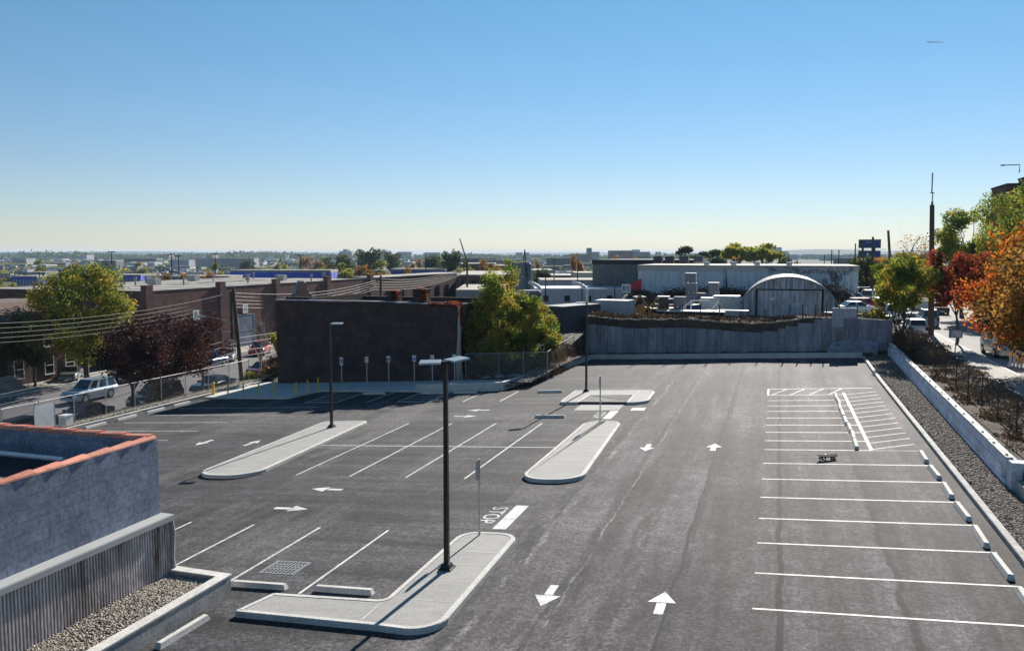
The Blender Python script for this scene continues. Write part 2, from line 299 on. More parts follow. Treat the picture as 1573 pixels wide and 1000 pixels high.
# ------------------------------------------------------------------ objects
def tag(o, label=None, cat=None, group=None, kind=None):
    if label: o['label'] = label
    if cat: o['category'] = cat
    if group: o['group'] = group
    if kind: o['kind'] = kind
    return o
def thing(name, label, cat, loc=(0, 0, 0), rz=0, group=None):
    o = bpy.data.objects.new(name, None); COL.objects.link(o); o.location = loc; o.rotation_euler = (0, 0, rz); o.empty_display_size = .2
    return tag(o, label, cat, group)
def kids(o): return [c for c in bpy.data.objects if c.parent == o]
def copy_tree(o, ks=None):
    c = o.copy(); COL.objects.link(c)
    for ch in (ks if ks is not None else kids(o)):
        d = ch.copy(); COL.objects.link(d); d.parent = c
        for g in kids(ch):
            e = g.copy(); COL.objects.link(e); e.parent = d
    return c
class MB:
    def __init__(s, M=None): s.v = []; s.f = []; s.M = M
    def add(s, vs, fs):
        b = len(s.v)
        for p in vs: s.v.append(tuple(s.M @ Vector(p)) if s.M else tuple(p))
        s.f += [tuple(b + i for i in f) for f in fs]; return s
    def box(s, x0, x1, y0, y1, z0, z1, M=None, tx=1, ty=1):
        cx, cy = (x0 + x1) / 2, (y0 + y1) / 2
        t = [(cx + (a - cx) * tx, cy + (b - cy) * ty, z1) for a, b in ((x0, y0), (x1, y0), (x1, y1), (x0, y1))]
        vs = [(x0, y0, z0), (x1, y0, z0), (x1, y1, z0), (x0, y1, z0)] + t
        if M: vs = [M @ Vector(p) for p in vs]
        return s.add(vs, [(0, 3, 2, 1), (4, 5, 6, 7), (0, 1, 5, 4), (1, 2, 6, 5), (2, 3, 7, 6), (3, 0, 4, 7)])
    def prism(s, poly, z0, z1):          # poly of (x,y); z0/z1 number or function
        n = len(poly); f0 = z0 if callable(z0) else (lambda x, y: z0); f1 = z1 if callable(z1) else (lambda x, y: z1)
        a = sum(poly[i][0] * poly[(i + 1) % n][1] - poly[(i + 1) % n][0] * poly[i][1] for i in range(n))
        if a < 0: poly = poly[::-1]
        vs = [(x, y, f0(x, y)) for x, y in poly] + [(x, y, f1(x, y)) for x, y in poly]
        return s.add(vs, [tuple(range(n - 1, -1, -1)), tuple(range(n, 2 * n))] + [(i, (i + 1) % n, n + (i + 1) % n, n + i) for i in range(n)])
    def ring(s, outer, inner, z0, z1):   # same length loops, counter-clockwise
        n = len(outer); f0 = z0 if callable(z0) else (lambda x, y: z0); f1 = z1 if callable(z1) else (lambda x, y: z1)
        vs = [(x, y, f(x, y)) for loop, f in ((outer, f0), (outer, f1), (inner, f1), (inner, f0)) for x, y in loop]
        fs = []
        for i in range(n):
            j = (i + 1) % n
            fs += [(i, j, n + j, n + i), (n + i, n + j, 2 * n + j, 2 * n + i), (2 * n + i, 2 * n + j, 3 * n + j, 3 * n + i)]
        return s.add(vs, fs)
    def flat(s, poly, z):
        f = z if callable(z) else (lambda x, y: z); n = len(poly)
        a = sum(poly[i][0] * poly[(i + 1) % n][1] - poly[(i + 1) % n][0] * poly[i][1] for i in range(n))
        if a < 0: poly = poly[::-1]
        return s.add([(x, y, f(x, y)) for x, y in poly], [tuple(range(n))])
    def tube(s, pts, r, n=8, cap=True):
        pts = [Vector(p) for p in pts]; rs = r if isinstance(r, (list, tuple)) else [r] * len(pts)
        vs = []; fs = []
        for i, p in enumerate(pts):
            d = (pts[min(i + 1, len(pts) - 1)] - pts[max(i - 1, 0)]).normalized()
            a = d.cross(Vector((0, 0, 1))) if abs(d.z) < .95 else d.cross(Vector((0, 1, 0))); a.normalize(); b = a.cross(d)
            for k in range(n):
                t = 2 * math.pi * k / n; vs.append(p + (a * math.cos(t) + b * math.sin(t)) * rs[i])
        for i in range(len(pts) - 1):
            for k in range(n):
                q = (k + 1) % n; fs.append((i * n + k, i * n + q, (i + 1) * n + q, (i + 1) * n + k))
        if cap: fs += [tuple(range(n - 1, -1, -1)), tuple(range((len(pts) - 1) * n, len(pts) * n))]
        return s.add(vs, fs)
    def build(s, name, m, parent=None, smooth=False, loc=None):
        me = bpy.data.meshes.new(name); me.from_pydata(s.v, [], s.f); me.update()
        me.materials.append(MT[m] if isinstance(m, str) else m)
        if smooth: me.polygons.foreach_set('use_smooth', [True] * len(me.polygons))
        o = bpy.data.objects.new(name, me); COL.objects.link(o)
        if parent: o.parent = parent
        if loc: o.location = loc
        return o
def struct(mb, name, m, label=None, **kw): return tag(mb.build(name, m, **kw), label, kind='structure')
def frustum_frame(a, b): return None
def Tm(x, y, z, rz=0): return Matrix.Translation((x, y, z)) @ Matrix.Rotation(rz, 4, 'Z')
def roundpoly(pts, rs, seg=7):
    n = len(pts); out = []
    for i in range(n):
        p = Vector(pts[i]); a = Vector(pts[i - 1]); b = Vector(pts[(i + 1) % n]); r = rs[i]
        if r <= 0: out.append(tuple(p)); continue
        u = (a - p).normalized(); v = (b - p).normalized(); ang = u.angle(v); d = r / math.tan(ang / 2)
        c = p + (u + v).normalized() * (r / math.sin(ang / 2)); s = p + u * d; e = p + v * d
        a0 = math.atan2(*(s - c).yx); a1 = math.atan2(*(e - c).yx); da = (a1 - a0 + math.pi) % (2 * math.pi) - math.pi
        out += [(c.x + r * math.cos(a0 + da * k / seg), c.y + r * math.sin(a0 + da * k / seg)) for k in range(seg + 1)]
    return out
def inset(poly, d):
    n = len(poly); out = []
    for i in range(n):
        p = Vector(poly[i]); a = Vector(poly[i - 1]); b = Vector(poly[(i + 1) % n])
        e1 = (p - a).normalized(); e2 = (b - p).normalized(); n1 = Vector((-e1.y, e1.x)); n2 = Vector((-e2.y, e2.x))
        m = n1 + n2; m = m / max(.3, m.dot(n1)) if m.length > 1e-6 else n1
        out.append((p.x + m.x * d, p.y + m.y * d))
    return out
def text_mesh(txt, size, M, m, name, parent=None, thick=.004):
    cu = bpy.data.curves.new(name, 'FONT'); cu.body = txt; cu.size = size; cu.align_x = 'CENTER'; cu.align_y = 'CENTER'; cu.extrude = thick; cu.resolution_u = 3
    o = bpy.data.objects.new(name, cu); COL.objects.link(o)
    me = bpy.data.meshes.new_from_object(o.evaluated_get(bpy.context.evaluated_depsgraph_get()))
    bpy.data.objects.remove(o); bpy.data.curves.remove(cu)
    me.transform(M); me.materials.clear(); me.materials.append(MT[m] if isinstance(m, str) else m); me.name = name
    o = bpy.data.objects.new(name, me); COL.objects.link(o)
    if parent: o.parent = parent
    return o
ORD = ['first', 'second', 'third', 'fourth', 'fifth', 'sixth', 'seventh', 'eighth', 'ninth', 'tenth', 'eleventh', 'twelfth', 'thirteenth', 'fourteenth', 'fifteenth', 'sixteenth', 'seventeenth', 'eighteenth', 'nineteenth', 'twentieth']
HAZE = .8e-4
SKY = (1.0, 0.0, 2.6, .05)
SUN = 5.0
EXPO = 0.97

def wtop(x): return 2.75 + .1 * math.sin(x * .6) + .75 * ss(-2, 6, x)
# ================================================================== GROUND SHEETS
def axis(segs):
    out = []
    for a, b, st in segs:
        n = max(1, round((b - a) / st)); out += [a + (b - a) * i / n for i in range(n)]
    return out + [segs[-1][1]]
xs = axis([(-16000, -4000, 3000), (-4000, -900, 400), (-900, -240, 60), (-240, -66, 12), (-66, -47.7, 3), (-47.7, -43.6, .35), (-43.6, -21.6, 2), (-21.6, -17.2, .4), (-17.2, 8.2, 1.5), (8.2, 9.1, .075), (9.1, 13, .5), (13, 40, 3), (40, 200, 20), (200, 900, 100), (900, 4000, 500), (4000, 16000, 3000)])
ys = axis([(-60, 5, 8), (5, 66, 3), (66, 74, 1), (74, 80, .22), (80, 88, .8), (88, 160, 4), (160, 500, 15), (500, 1500, 100), (1500, 5000, 500), (5000, 16000, 2500)])
v = [(x, y, terr(x, y)) for y in ys for x in xs]; nx = len(xs)
f = [(j * nx + i, j * nx + i + 1, (j + 1) * nx + i + 1, (j + 1) * nx + i) for j in range(len(ys) - 1) for i in range(nx - 1)]
struct(MB().add(v, f), 'ground', 'ground', 'rough open ground running out to the horizon')
LZ = lambda dz: (lambda x, y: K * x + dz)
# the car park itself
LOTP = [(-41.75, 2), (6.45, 2), (6.6, 72.7), (-16.1, 76.0), (-18.7, 57.6), (-43.4, 61.9), (-43.4, 34)]
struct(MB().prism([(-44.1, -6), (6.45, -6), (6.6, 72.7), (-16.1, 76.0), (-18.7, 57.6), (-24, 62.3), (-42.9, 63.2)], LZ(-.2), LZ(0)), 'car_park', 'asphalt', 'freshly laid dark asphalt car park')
# strips beside it
struct(MB().flat([(6.75, -6), (7.87, -6), (7.87, 34), (8.68, 74.6), (6.9, 72.9)], LZ(.08)), 'gravel_strip', 'gravelbrown', 'brown gravel strip along the block wall')
struct(MB().flat([(-46.0, 10), (-43.98, 10), (-43.0, 63.2), (-45.0, 68), (-46.0, 68)], lambda x, y: -2.50 - .16 * max(0, -43.9 - x)), 'gravel_verge', 'gravelbrown', 'gravel verge below the fence by the street')
struct(MB().prism([(-18.2, 77.9), (8.6, 74.6), (6.7, 72.95), (-16.3, 76.2)], LZ(-.1), LZ(.3)), 'soil_bank', 'soil', 'dark soil between the end kerb and the concrete wall')
sb = MB(); g = 1.32
vv = []; 
nxs, nys = 16, 90
for j in range(nys + 1):
    for i in range(nxs + 1):
        x = 8.62 + i * 4.0 / nxs; y = 24 + j * 58 / nys
        vv.append((x, y, 1.36 - .12 * lin(8.7, 12, x) + .12 * noise.noise(Vector((x * .9, y * .7, 0))) * (1 if i else 0)))
sb.add(vv, [(j * (nxs + 1) + i, j * (nxs + 1) + i + 1, (j + 1) * (nxs + 1) + i + 1, (j + 1) * (nxs + 1) + i) for j in range(nys) for i in range(nxs)])
struct(sb, 'soil_verge', 'soil', 'leaf strewn soil behind the block wall')
# streets
struct(MB().flat([(12.3, 10), (14.2, 10), (14.2, 150), (12.3, 150)], 1.26), 'pavement', 'sidewalk', 'pavement beside the right street')
struct(MB().prism([(14.2, 10), (14.4, 10), (14.4, 150), (14.2, 150)], 1.0, 1.27), 'kerb', 'concrete', 'kerb of the right street')
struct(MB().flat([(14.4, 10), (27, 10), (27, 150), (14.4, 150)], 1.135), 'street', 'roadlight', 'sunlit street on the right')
struct(MB().flat([(27, 10), (31, 10), (31, 150), (27, 150)], 1.25), 'far_pavement', 'sidewalk')
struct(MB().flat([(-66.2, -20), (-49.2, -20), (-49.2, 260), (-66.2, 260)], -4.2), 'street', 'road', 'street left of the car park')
struct(MB().flat([(-49.0, -20), (-47.6, -20), (-47.6, 130), (-49.0, 130)], -4.09), 'pavement', 'sidewalk')
struct(MB().prism([(-49.2, -20), (-49.0, -20), (-49.0, 130), (-49.2, 130)], -4.4, -4.07), 'kerb', 'concrete')
struct(MB().flat([(-70.6, -20), (-66.4, -20), (-66.4, 130), (-70.6, 130)], -4.08), 'pavement', 'sidewalk')
struct(MB().prism([(-66.4, -20), (-66.2, -20), (-66.2, 260), (-66.4, 260)], -4.4, -4.06), 'kerb', 'concrete')
# raised concrete walk and plaza before the brick building
struct(MB().prism(roundpoly([(-42.6, 55.15), (-34.6, 54.4), (-33.9, 57.9), (-24.0, 57.15), (-18.95, 57.3), (-19.2, 62.2), (-24, 62.4), (-43.3, 63.2)], [.2, .6, .4, 0, 0, 0, 0, 0]), LZ(-.1), LZ(.13)), 'walkway', 'concrete', 'broad concrete walk in the shade of the brick building')
# kerbs of the lot
def kerb_run(pts, w, h, name, label=None, side=1, m='concrete', cat=None):
    out = []
    for i, p in enumerate(pts):
        p = Vector(p); a = Vector(pts[max(i - 1, 0)]); b = Vector(pts[min(i + 1, len(pts) - 1)])
        e1 = (p - a).normalized() if i else (b - p).normalized(); e2 = (b - p).normalized() if i < len(pts) - 1 else e1
        n = (Vector((e1.y, -e1.x)) + Vector((e2.y, -e2.x))); n = n / n.dot(Vector((e1.y, -e1.x))) * side * w
        out.append((p.x + n.x, p.y + n.y))
    mb = MB(); hf = h if callable(h) else (lambda i: h)
    vs = []
    for i, p in enumerate(pts):
        q = out[i]
        for (x, y), z in ((p, -.15), (p, hf(i) - .02), ((p[0] * .85 + q[0] * .15, p[1] * .85 + q[1] * .15), hf(i)), (q, hf(i)), (q, -.15)): vs.append((x, y, K * x + z))
    n = len(pts); fs = [(i * 5 + k, i * 5 + k + 1, i * 5 + 5 + k + 1, i * 5 + 5 + k) for i in range(n - 1) for k in range(4)] + [(0, 4, 3, 2, 1), tuple((n - 1) * 5 + k for k in range(5))]
    mb.add(vs, fs)
    return struct(mb, name, m, label)
kerb_run([(6.45, -6), (6.45, 60), (6.6, 72.7)], .2, .17, 'kerb', 'pale kerb along the gravel strip', m='wallconc')
kerb_run([(6.6, 72.7), (-16.1, 76.0)], .25, .42, 'kerb', 'low concrete kerb wall at the far end of the lot', side=1)
kerb_run([(-16.1, 76.0), (-18.7, 57.5)], .25, lambda i: .42 + .2 * i, 'kerb', 'low concrete wall stepping in beside the gravel mound', side=1)
kerb_run([(-18.7, 57.45), (-23.0, 57.0), (-25.4, 57.05)], .3, .60, 'kerb', 'blue shaded retaining kerb wall beside the brick building', side=1)
kerb_run([(-43.7, 63.1), (-43.55, 48), (-44.3, 10)], .3, .14, 'kerb', 'concrete kerb along the left edge of the lot', side=-1)
# ================================================================== PAINT
pl = MB()
def pline(x0, y0, x1, y1, w=.1, dz=.004):
    d = Vector((x1 - x0, y1 - y0)).normalized(); n = Vector((-d.y, d.x)) * w / 2
    return [(x0 + n.x, y0 + n.y), (x1 + n.x, y1 + n.y), (x1 - n.x, y1 - n.y), (x0 - n.x, y0 - n.y)]
def P(mb, *a, **k):
    w = k.get('w', .1); mb.flat(pline(*a, w=w), LZ(k.get('dz', .004)))
RY = [18.6, 21.1, 23.55, 26.1, 28.6, 31.15, 33.75, 36.35, 38.95]
for y in RY: P(pl, -.4, y, 6.05 if y != RY[0] else 6.1, y, w=.085)
for y in (40.85, 42.8, 44.65, 46.6, 48.6, 50.35, 52.2, 54.25): P(pl, -.4, y, 4.0, y, w=.085)
P(pl, -.4, 56.7, 5.8, 56.7); P(pl, -.4, 54.3, -.4, 56.7)
for x in (-.2, .9, 2.0, 3.1): P(pl, x, 54.3, x + .95, 56.7, w=.06)
for y in (5, ): pass
P(pl, 4.05, 39.1, 4.0, 55.0, w=.14)
for k in range(13): 
    y = 39.2 + k * 1.25
    P(pl, 4.1, y, 5.9, y + 1.1, w=.06)
P(pl, 4.1, 38.95, 6.05, 38.95)
for x in (-20.5, -17.8, -15.1, -12.4): P(pl, x, 32.8, x, 45.1, w=.085)
P(pl, -23.2, 38.95, -9.9, 38.95, dz=.008)
for x, y0 in ((-20.6, 20.9), (-17.9, 20.9), (-15.2, 20.6), (-12.55, 20.1)): P(pl, x, y0, x, 25.8, w=.085)
for y in (31.5, 34.2, 37, 39.8, 42.55, 45.3, 48.0, 50.7): P(pl, -41.2, y - .1, -33.3, y + .05, w=.085)
P(pl, -33.3, 50.75, -30, 50.9)
for x in (-32.1, -29.6, -27.2, -24.9, -22.5, -20.0, -17.4): P(pl, x, 52.7, x, 57.3 if x < -24 else 56.9, w=.1)
for x0 in (-32.1, -24.9): 
    for k in range(4): P(pl, x0, 53.0 + k * 1.0, x0 + 2.4, 53.0 + k * 1.0, w=.09)
    P(pl, x0, 52.75, x0 + 2.4, 52.75, dz=.007)
struct(pl, 'parking_lines', 'paint', 'white painted stall lines and hatching on the asphalt')
def arrow(x, y, ang, label, L_=1.45, grp='white arrows painted on the car park'):
    a = Matrix.Rotation(ang, 2)
    hd = [(0, L_ / 2), (-.36, L_ / 2 - .72), (.36, L_ / 2 - .72)]; sh = [(-.12, L_ / 2 - .76), (-.12, -L_ / 2), (.12, -L_ / 2), (.12, L_ / 2 - .76)]
    t = thing('painted_arrow', label, 'arrow', (x, y, K * x), group=grp)
    for nm, pts in (('arrow_head', hd), ('arrow_shaft', sh)):
        q = [tuple(a @ Vector(p)) for p in pts]
        MB().flat(q, lambda u, w: K * u + .005).build(nm, 'paint', t)
    return t
arrow(-5.62, 21.1, math.pi, 'large white arrow pointing toward the camera in the main aisle')
arrow(-2.62, 21.1, 0, 'large white arrow pointing away in the foreground of the main aisle')
arrow(-5.65, 39.15, math.pi, 'smaller white arrow pointing toward the camera farther up the main aisle')
arrow(-2.62, 39.35, 0, 'smaller white arrow pointing away farther up the main aisle')
arrow(-30.45, 39.4, math.pi - .06, 'white arrow pointing left and down, nearer the tiled grey building')
arrow(-27.3, 39.4, -.06, 'white arrow pointing up beside the left long island')
arrow(-17.7, 30.65, math.pi / 2, 'white arrow pointing left in the cross aisle, the upper of its pair')
arrow(-17.65, 27.85, -math.pi / 2, 'white arrow pointing right in the cross aisle, the lower of its pair')
arrow(-17.7, 49.4, math.pi / 2, 'small far white arrow pointing left at the edge of the tree shadow')
arrow(-17.8, 47.3, -math.pi / 2, 'small far white arrow pointing right below the tree shadow')
arrow(-31.6, 34.9, math.pi, 'white arrow tip showing beside the corner of the grey building')
for (x, y0, y1, lb) in ((-8.75, 26.4, 29.2, 'near'), (-9.0, 46.4, 48.9, 'far')):
    tag(MB().flat([(x - .24, y0), (x + .24, y0), (x + .24, y1), (x - .24, y1)], LZ(.005)).build('stop_bar', 'paint'),
        {'near': 'white stop bar beside the rounded end of the nearest island', 'far': 'white stop bar beside the concrete pad of the far island'}[lb], 'stop line', 'white stop bars')
def pave_text(txt, size, x, y, rz, label, sx=1, sy=1):
    M = Matrix.Translation((x, y, K * x + .007)) @ Matrix.Rotation(-math.atan(K), 4, 'Y') @ Matrix.Rotation(rz, 4, 'Z') @ Matrix.Diagonal((sx, sy, 1, 1))
    return tag(text_mesh(txt, size, M, 'paint', 'stop_lettering', thick=.001), label, 'painted word', 'STOP words on the asphalt')
pave_text('STOP', .82, -9.5, 27.95, -math.pi / 2, 'word STOP painted by the nearest island', 1.0, 1.05)
pave_text('STOP', .82, -9.7, 47.6, -math.pi / 2, 'word STOP painted before the far concrete pad', .92, .95)
# ================================================================== ISLANDS
def island(outer, label, joints=(), h=.16, rim=.16, holes=None):
    a = sum(outer[i][0] * outer[(i + 1) % len(outer)][1] - outer[(i + 1) % len(outer)][0] * outer[i][1] for i in range(len(outer)))
    if a < 0: outer = outer[::-1]
    t = thing('traffic_island', label, 'traffic island', (0, 0, 0), group='raised concrete islands in the car park')
    inn = inset(outer, rim)
    c = MB(); n = len(outer); i2 = inset(outer, .025)
    c.ring(outer, inn, LZ(-.1), LZ(h - .02))
    c.v = []; c.f = []
    rings = [(outer, -.1), (outer, h - .025), (i2, h), (inn, h), (inn, h - .06)]
    c.add([(x, y, K * x + z) for lp, z in rings for x, y in lp], [(r * n + i, r * n + (i + 1) % n, (r + 1) * n + (i + 1) % n, (r + 1) * n + i) for r in range(4) for i in range(n)])
    c.build('curb', 'concrete', t)
    MB().prism(inset(outer, rim + .012), LZ(-.05), LZ(h - .012)).build('slab', 'slab', t)
    if joints:
        for q in joints: MB().flat(pline(*q, w=.035), LZ(h - .008)).build('joint', 'concrete', t)
    return t
A = roundpoly([(-13.45, 18.35), (-13.1, 19.7), (-9.75, 19.75), (-9.75, 25.6), (-7.75, 25.6), (-7.6, 18.05), (-9.2, 18.2)], [.1, .1, .2, .7, .7, .8, .3])
island(A, 'L shaped concrete island holding the nearest lamp post', [(-9.57, y, -7.9, y) for y in (19.9, 21.3, 22.6, 23.7, 24.7)] + [(-9.75, 18.45, -9.75, 19.55)])
island(roundpoly([(-25.4, 31.9), (-26.0, 44.9), (-23.1, 45.15), (-22.3, 31.9)], [1.2, .5, .5, 1.3]), 'long narrow concrete island on the left holding a lamp post', [(-25.5, y, -22.75, y) for y in (34.4, 36.8, 39.2, 41.6, 43.8)])
island(roundpoly([(-9.95, 32.4), (-9.85, 45.1), (-7.85, 45.15), (-7.3, 32.4)], [1.1, 1.1, 1.1, 1.1]), 'plain rounded concrete island in the middle of the lot', [(-9.7, y, -7.75, y) for y in (34, 35.4, 36.8, 38.2, 39.6, 41, 42.4, 43.8)])
island(roundpoly([(-13.0, 51.3), (-13.1, 56.2), (-7.5, 56.2), (-7.4, 51.1), (-8.7, 51.1), (-8.75, 54.0), (-11.6, 54.0), (-11.75, 51.3)], [.35, .2, 1.3, 1.0, .1, .15, .15, .1]), 'U shaped concrete island wrapped round a concrete pad', [(-11.75, 54.2, -11.75, 56.0), (-8.6, 54.2, -8.6, 56.0)])
tag(MB().prism([(-11.55, 49.1), (-8.8, 49.1), (-8.8, 53.95), (-11.55, 53.95)], LZ(-.05), LZ(.012)).build('concrete_pad', 'slab'), 'flat concrete pad inside the U shaped island', 'concrete pad')
# ================================================================== WHEEL STOPS
def stop_mb(L_=1.83):
    mb = MB(); w, h = .105, .15; e = .06
    for s in (0,): mb.add([(-L_ / 2, -w, 0), (L_ / 2, -w, 0), (L_ / 2, w, 0), (-L_ / 2, w, 0), (-L_ / 2 + e, -w * .62, h), (L_ / 2 - e, -w * .62, h), (L_ / 2 - e, w * .62, h), (-L_ / 2 + e, w * .62, h)],
                          [(0, 3, 2, 1), (4, 5, 6, 7), (0, 1, 5, 4), (1, 2, 6, 5), (2, 3, 7, 6), (3, 0, 4, 7)])
    return mb
sp = stop_mb().build('wheel_stop', 'concrete'); first = [True]
def wstop(x, y, rz, label, group):
    o = sp if first[0] else sp.copy()
    if not first[0]: COL.objects.link(o)
    first[0] = False
    o.location = (x, y, K * x + .002)
    o.rotation_euler = (0, -math.atan(K) * math.cos(rz), rz) if abs(math.cos(rz)) > .5 else (math.atan(K) * 1.0, 0, rz)
    tag(o, label, 'wheel stop', group)
PI2 = math.pi / 2
for i, y in enumerate((22.3, 24.85, 27.35, 29.9, 32.45, 35.05, 37.65)):
    wstop(5.88, y, PI2 + (.02 if i % 2 else -.02), 'white concrete wheel stop along the right kerb, %s from the camera' % ORD[i], 'wheel stops along the right kerb')
for i, y in enumerate((40.0, 41.85, 43.7, 45.6, 47.6, 49.5, 51.3, 53.2)):
    wstop(3.5 + R.uniform(-.06, .06), y, PI2 + R.uniform(-.03, .03), 'wheel stop in the row beside the hatched strip, %s from the camera' % ORD[i], 'wheel stops in the row beside the hatching')
wstop(-14.0, 20.35, -.01, 'white wheel stop between the planter and the L shaped island', 'wheel stops at the near left stalls')
wstop(-11.3, 20.4, -.015, 'white wheel stop right behind the arm of the L shaped island', 'wheel stops at the near left stalls')
wstop(-14.1, 17.2, PI2 - .03, 'white wheel stop lying beside the planter wall in the foreground', 'wheel stops at the near left stalls')
for i, y in enumerate((43.9, 46.7, 49.5, 52.3)):
    wstop(-42.3, y, PI2, 'wheel stop along the left kerb of the lot, %s from the camera' % ORD[i], 'wheel stops along the left kerb')
for i, x in enumerate((-28.4, -23.7, -21.2, -14.9)):
    wstop(x, 56.35, 0, 'shaded wheel stop before the concrete walk, %s from the left' % ORD[i], 'wheel stops before the concrete walk')
wstop(-12.4, 46.85, 0, 'dark wheel stop lying alone across from the middle island', 'loose wheel stop')
# ================================================================== LAMP POSTS
def lamp(x, y, label, heads, base_h=.16):
    t = thing('lamp_post', label, 'lamp post', (x, y, K * x + base_h), group='black car park lamp posts')
    MB().box(-.2, .2, -.2, .2, 0, .04).box(-.16, .16, -.16, .16, .04, .16, tx=.7, ty=.7).build('base', 'black', t)
    MB().box(-.07, .07, -.07, .07, .1, 6.0, tx=.75, ty=.75).build('pole', 'black', t)
    for ang in heads:
        M = Matrix.Translation((0, 0, 6.0)) @ Matrix.Rotation(rad(5), 4, 'X') @ Matrix.Rotation(ang, 4, 'Z')
        MB().box(.02, .26, -.05, .05, -.06, .04, M=M).build('bracket', 'black', t)
        h = MB(); h.box(.12, .74, -.24, .24, 0, .05, M=M, tx=.97, ty=.94); o = h.build('lamp_head', 'lampgrey', t)
        MB().box(.2, .68, -.18, .18, -.014, -.002, M=M).build('lens', 'dark', o)
    return t
lamp(-8.95, 22.2, 'tall black lamp post with two flat heads on the nearest island', (rad(197), rad(62)))
lamp(-24.5, 43.1, 'black lamp post with one flat head on the left long island', (rad(10),))
lamp(-12.2, 55.65, 'black lamp post with one head at the far U shaped island', (rad(205),))
# ================================================================== STOP SIGNS (seen edge on)
def octa(r): return [(r * math.cos(rad(22.5 + 45 * k)), r * math.sin(rad(22.5 + 45 * k))) for k in range(8)]
for x, y, lb in ((-9.05, 25.3, 'stop sign seen edge on at the rounded tip of the nearest island'), (-9.05, 44.85, 'stop sign seen edge on at the far tip of the middle island')):
    t = thing('stop_sign', lb, 'road sign', (x, y, K * x + .15), group='stop signs seen edge on')
    MB().box(-.03, .03, -.03, .03, 0, 2.5).build('post', 'metal', t)
    M = Matrix.Translation((-.045, 0, 2.15)) @ Matrix.Rotation(rad(7), 4, 'Z') @ Matrix.Rotation(-PI2, 4, 'Y')
    mb = MB(M); mb.prism(octa(.36), -.004, .004); pn = mb.build('sign_panel', 'metal', t); mb = MB(Matrix.Translation((-.006, 0, 0)) @ M); mb.prism(octa(.358), -.001, .001); mb.build('red_face', 'red', pn)
    mb = MB(Matrix.Translation((-.0095, 0, 0)) @ M); mb.ring(octa(.355), octa(.33), -.001, .001); mb.build('border', 'white', pn)
    Mt = Matrix.Translation((-.058, 0, 2.15)) @ Matrix.Rotation(rad(7), 4, 'Z') @ Matrix.Rotation(-PI2, 4, 'Z') @ Matrix.Rotation(PI2, 4, 'X')
    text_mesh('STOP', .24, Mt, 'white', 'lettering', pn, .001)
# ================================================================== ACCESS SIGNS, BOLLARDS
def access_sign(x, y, label, small=False, kind='blue', h=2.15):
    t = thing('parking_sign', label, 'parking sign', (x, y, K * x + .12), group='signs standing along the concrete walk')
    MB().box(-.03, .03, -.03, .03, 0, h).build('post', 'metal', t)
    p = MB().box(-.16, .16, -.045, -.03, h - .46, h + .02).build('sign_panel', 'white', t)
    if kind == 'blue':
        MB().box(-.12, .12, -.051, -.046, h - .40, h - .13).build('blue_field', 'bluesign', p)
        s = MB()
        s.box(-.012, .03, -.056, -.052, h - .19, h - .155).box(-.012, .014, -.056, -.052, h - .29, h - .2).box(.0, .06, -.056, -.052, h - .3, h - .28)
        for k in range(10):
            a0 = rad(110 + k * 26); a1 = rad(110 + (k + 1) * 26)
            s.box(min(.055 * math.cos(a0), .055 * math.cos(a1)) - .008, max(.055 * math.cos(a0), .055 * math.cos(a1)) + .002, -.056, -.052, h - .31 + min(.055 * math.sin(a0), .055 * math.sin(a1)) - .005, h - .31 + max(.055 * math.sin(a0), .055 * math.sin(a1)) + .003)
        s.build('symbol', 'white', p)
    else:
        s = MB(); s.box(-.09, .09, -.051, -.046, h - .12, h - .07).box(-.09, -.05, -.051, -.046, h - .35, h - .13).box(-.05, .07, -.051, -.046, h - .2, h - .17).box(-.05, .09, -.051, -.046, h - .35, h - .31)
        s.build('symbol', 'red', p)
    if small: MB().box(-.15, .15, -.045, -.03, h - .62, h - .5).build('lower_plate', 'white', t)
access_sign(-34.0, 61.6, 'accessible parking sign with a small plate below, leftmost in the row', True)
access_sign(-31.7, 61.6, 'white sign with a red symbol, second from the left in the row', kind='red')
access_sign(-29.75, 61.6, 'accessible parking sign, third from the left in the row')
access_sign(-27.5, 61.6, 'accessible parking sign, fourth from the left in the row')
access_sign(-25.95, 61.6, 'white sign just left of the near lamp heads', kind='red')
access_sign(-24.05, 61.6, 'accessible parking sign at the right corner of the brick building')
for i, (x, y) in enumerate(((-42.5, 56.3), (-40.6, 55.55), (-39.1, 55.4), (-37.6, 55.25), (-36.1, 55.1), (-34.55, 55.6), (-34.3, 56.8), (-34.1, 58.0))):
    t = thing('bollard', ('thick yellow bollard at the lot kerb, leftmost of the row' if i == 0 else 'slim yellow bollard on the concrete plaza, %s from the left' % ORD[i]), 'bollard', (x, y, K * x + .1), group='yellow bollards round the plaza')
    r = .1 if i == 0 else .055
    MB().tube([(0, 0, 0), (0, 0, .98), (0, 0, 1.03)], [r, r, r * .6], 10).build('post', 'yellow', t, smooth=False)
    MB().tube([(0, 0, 0), (0, 0, .03)], r * 1.5, 10).build('foot', 'metal', t)
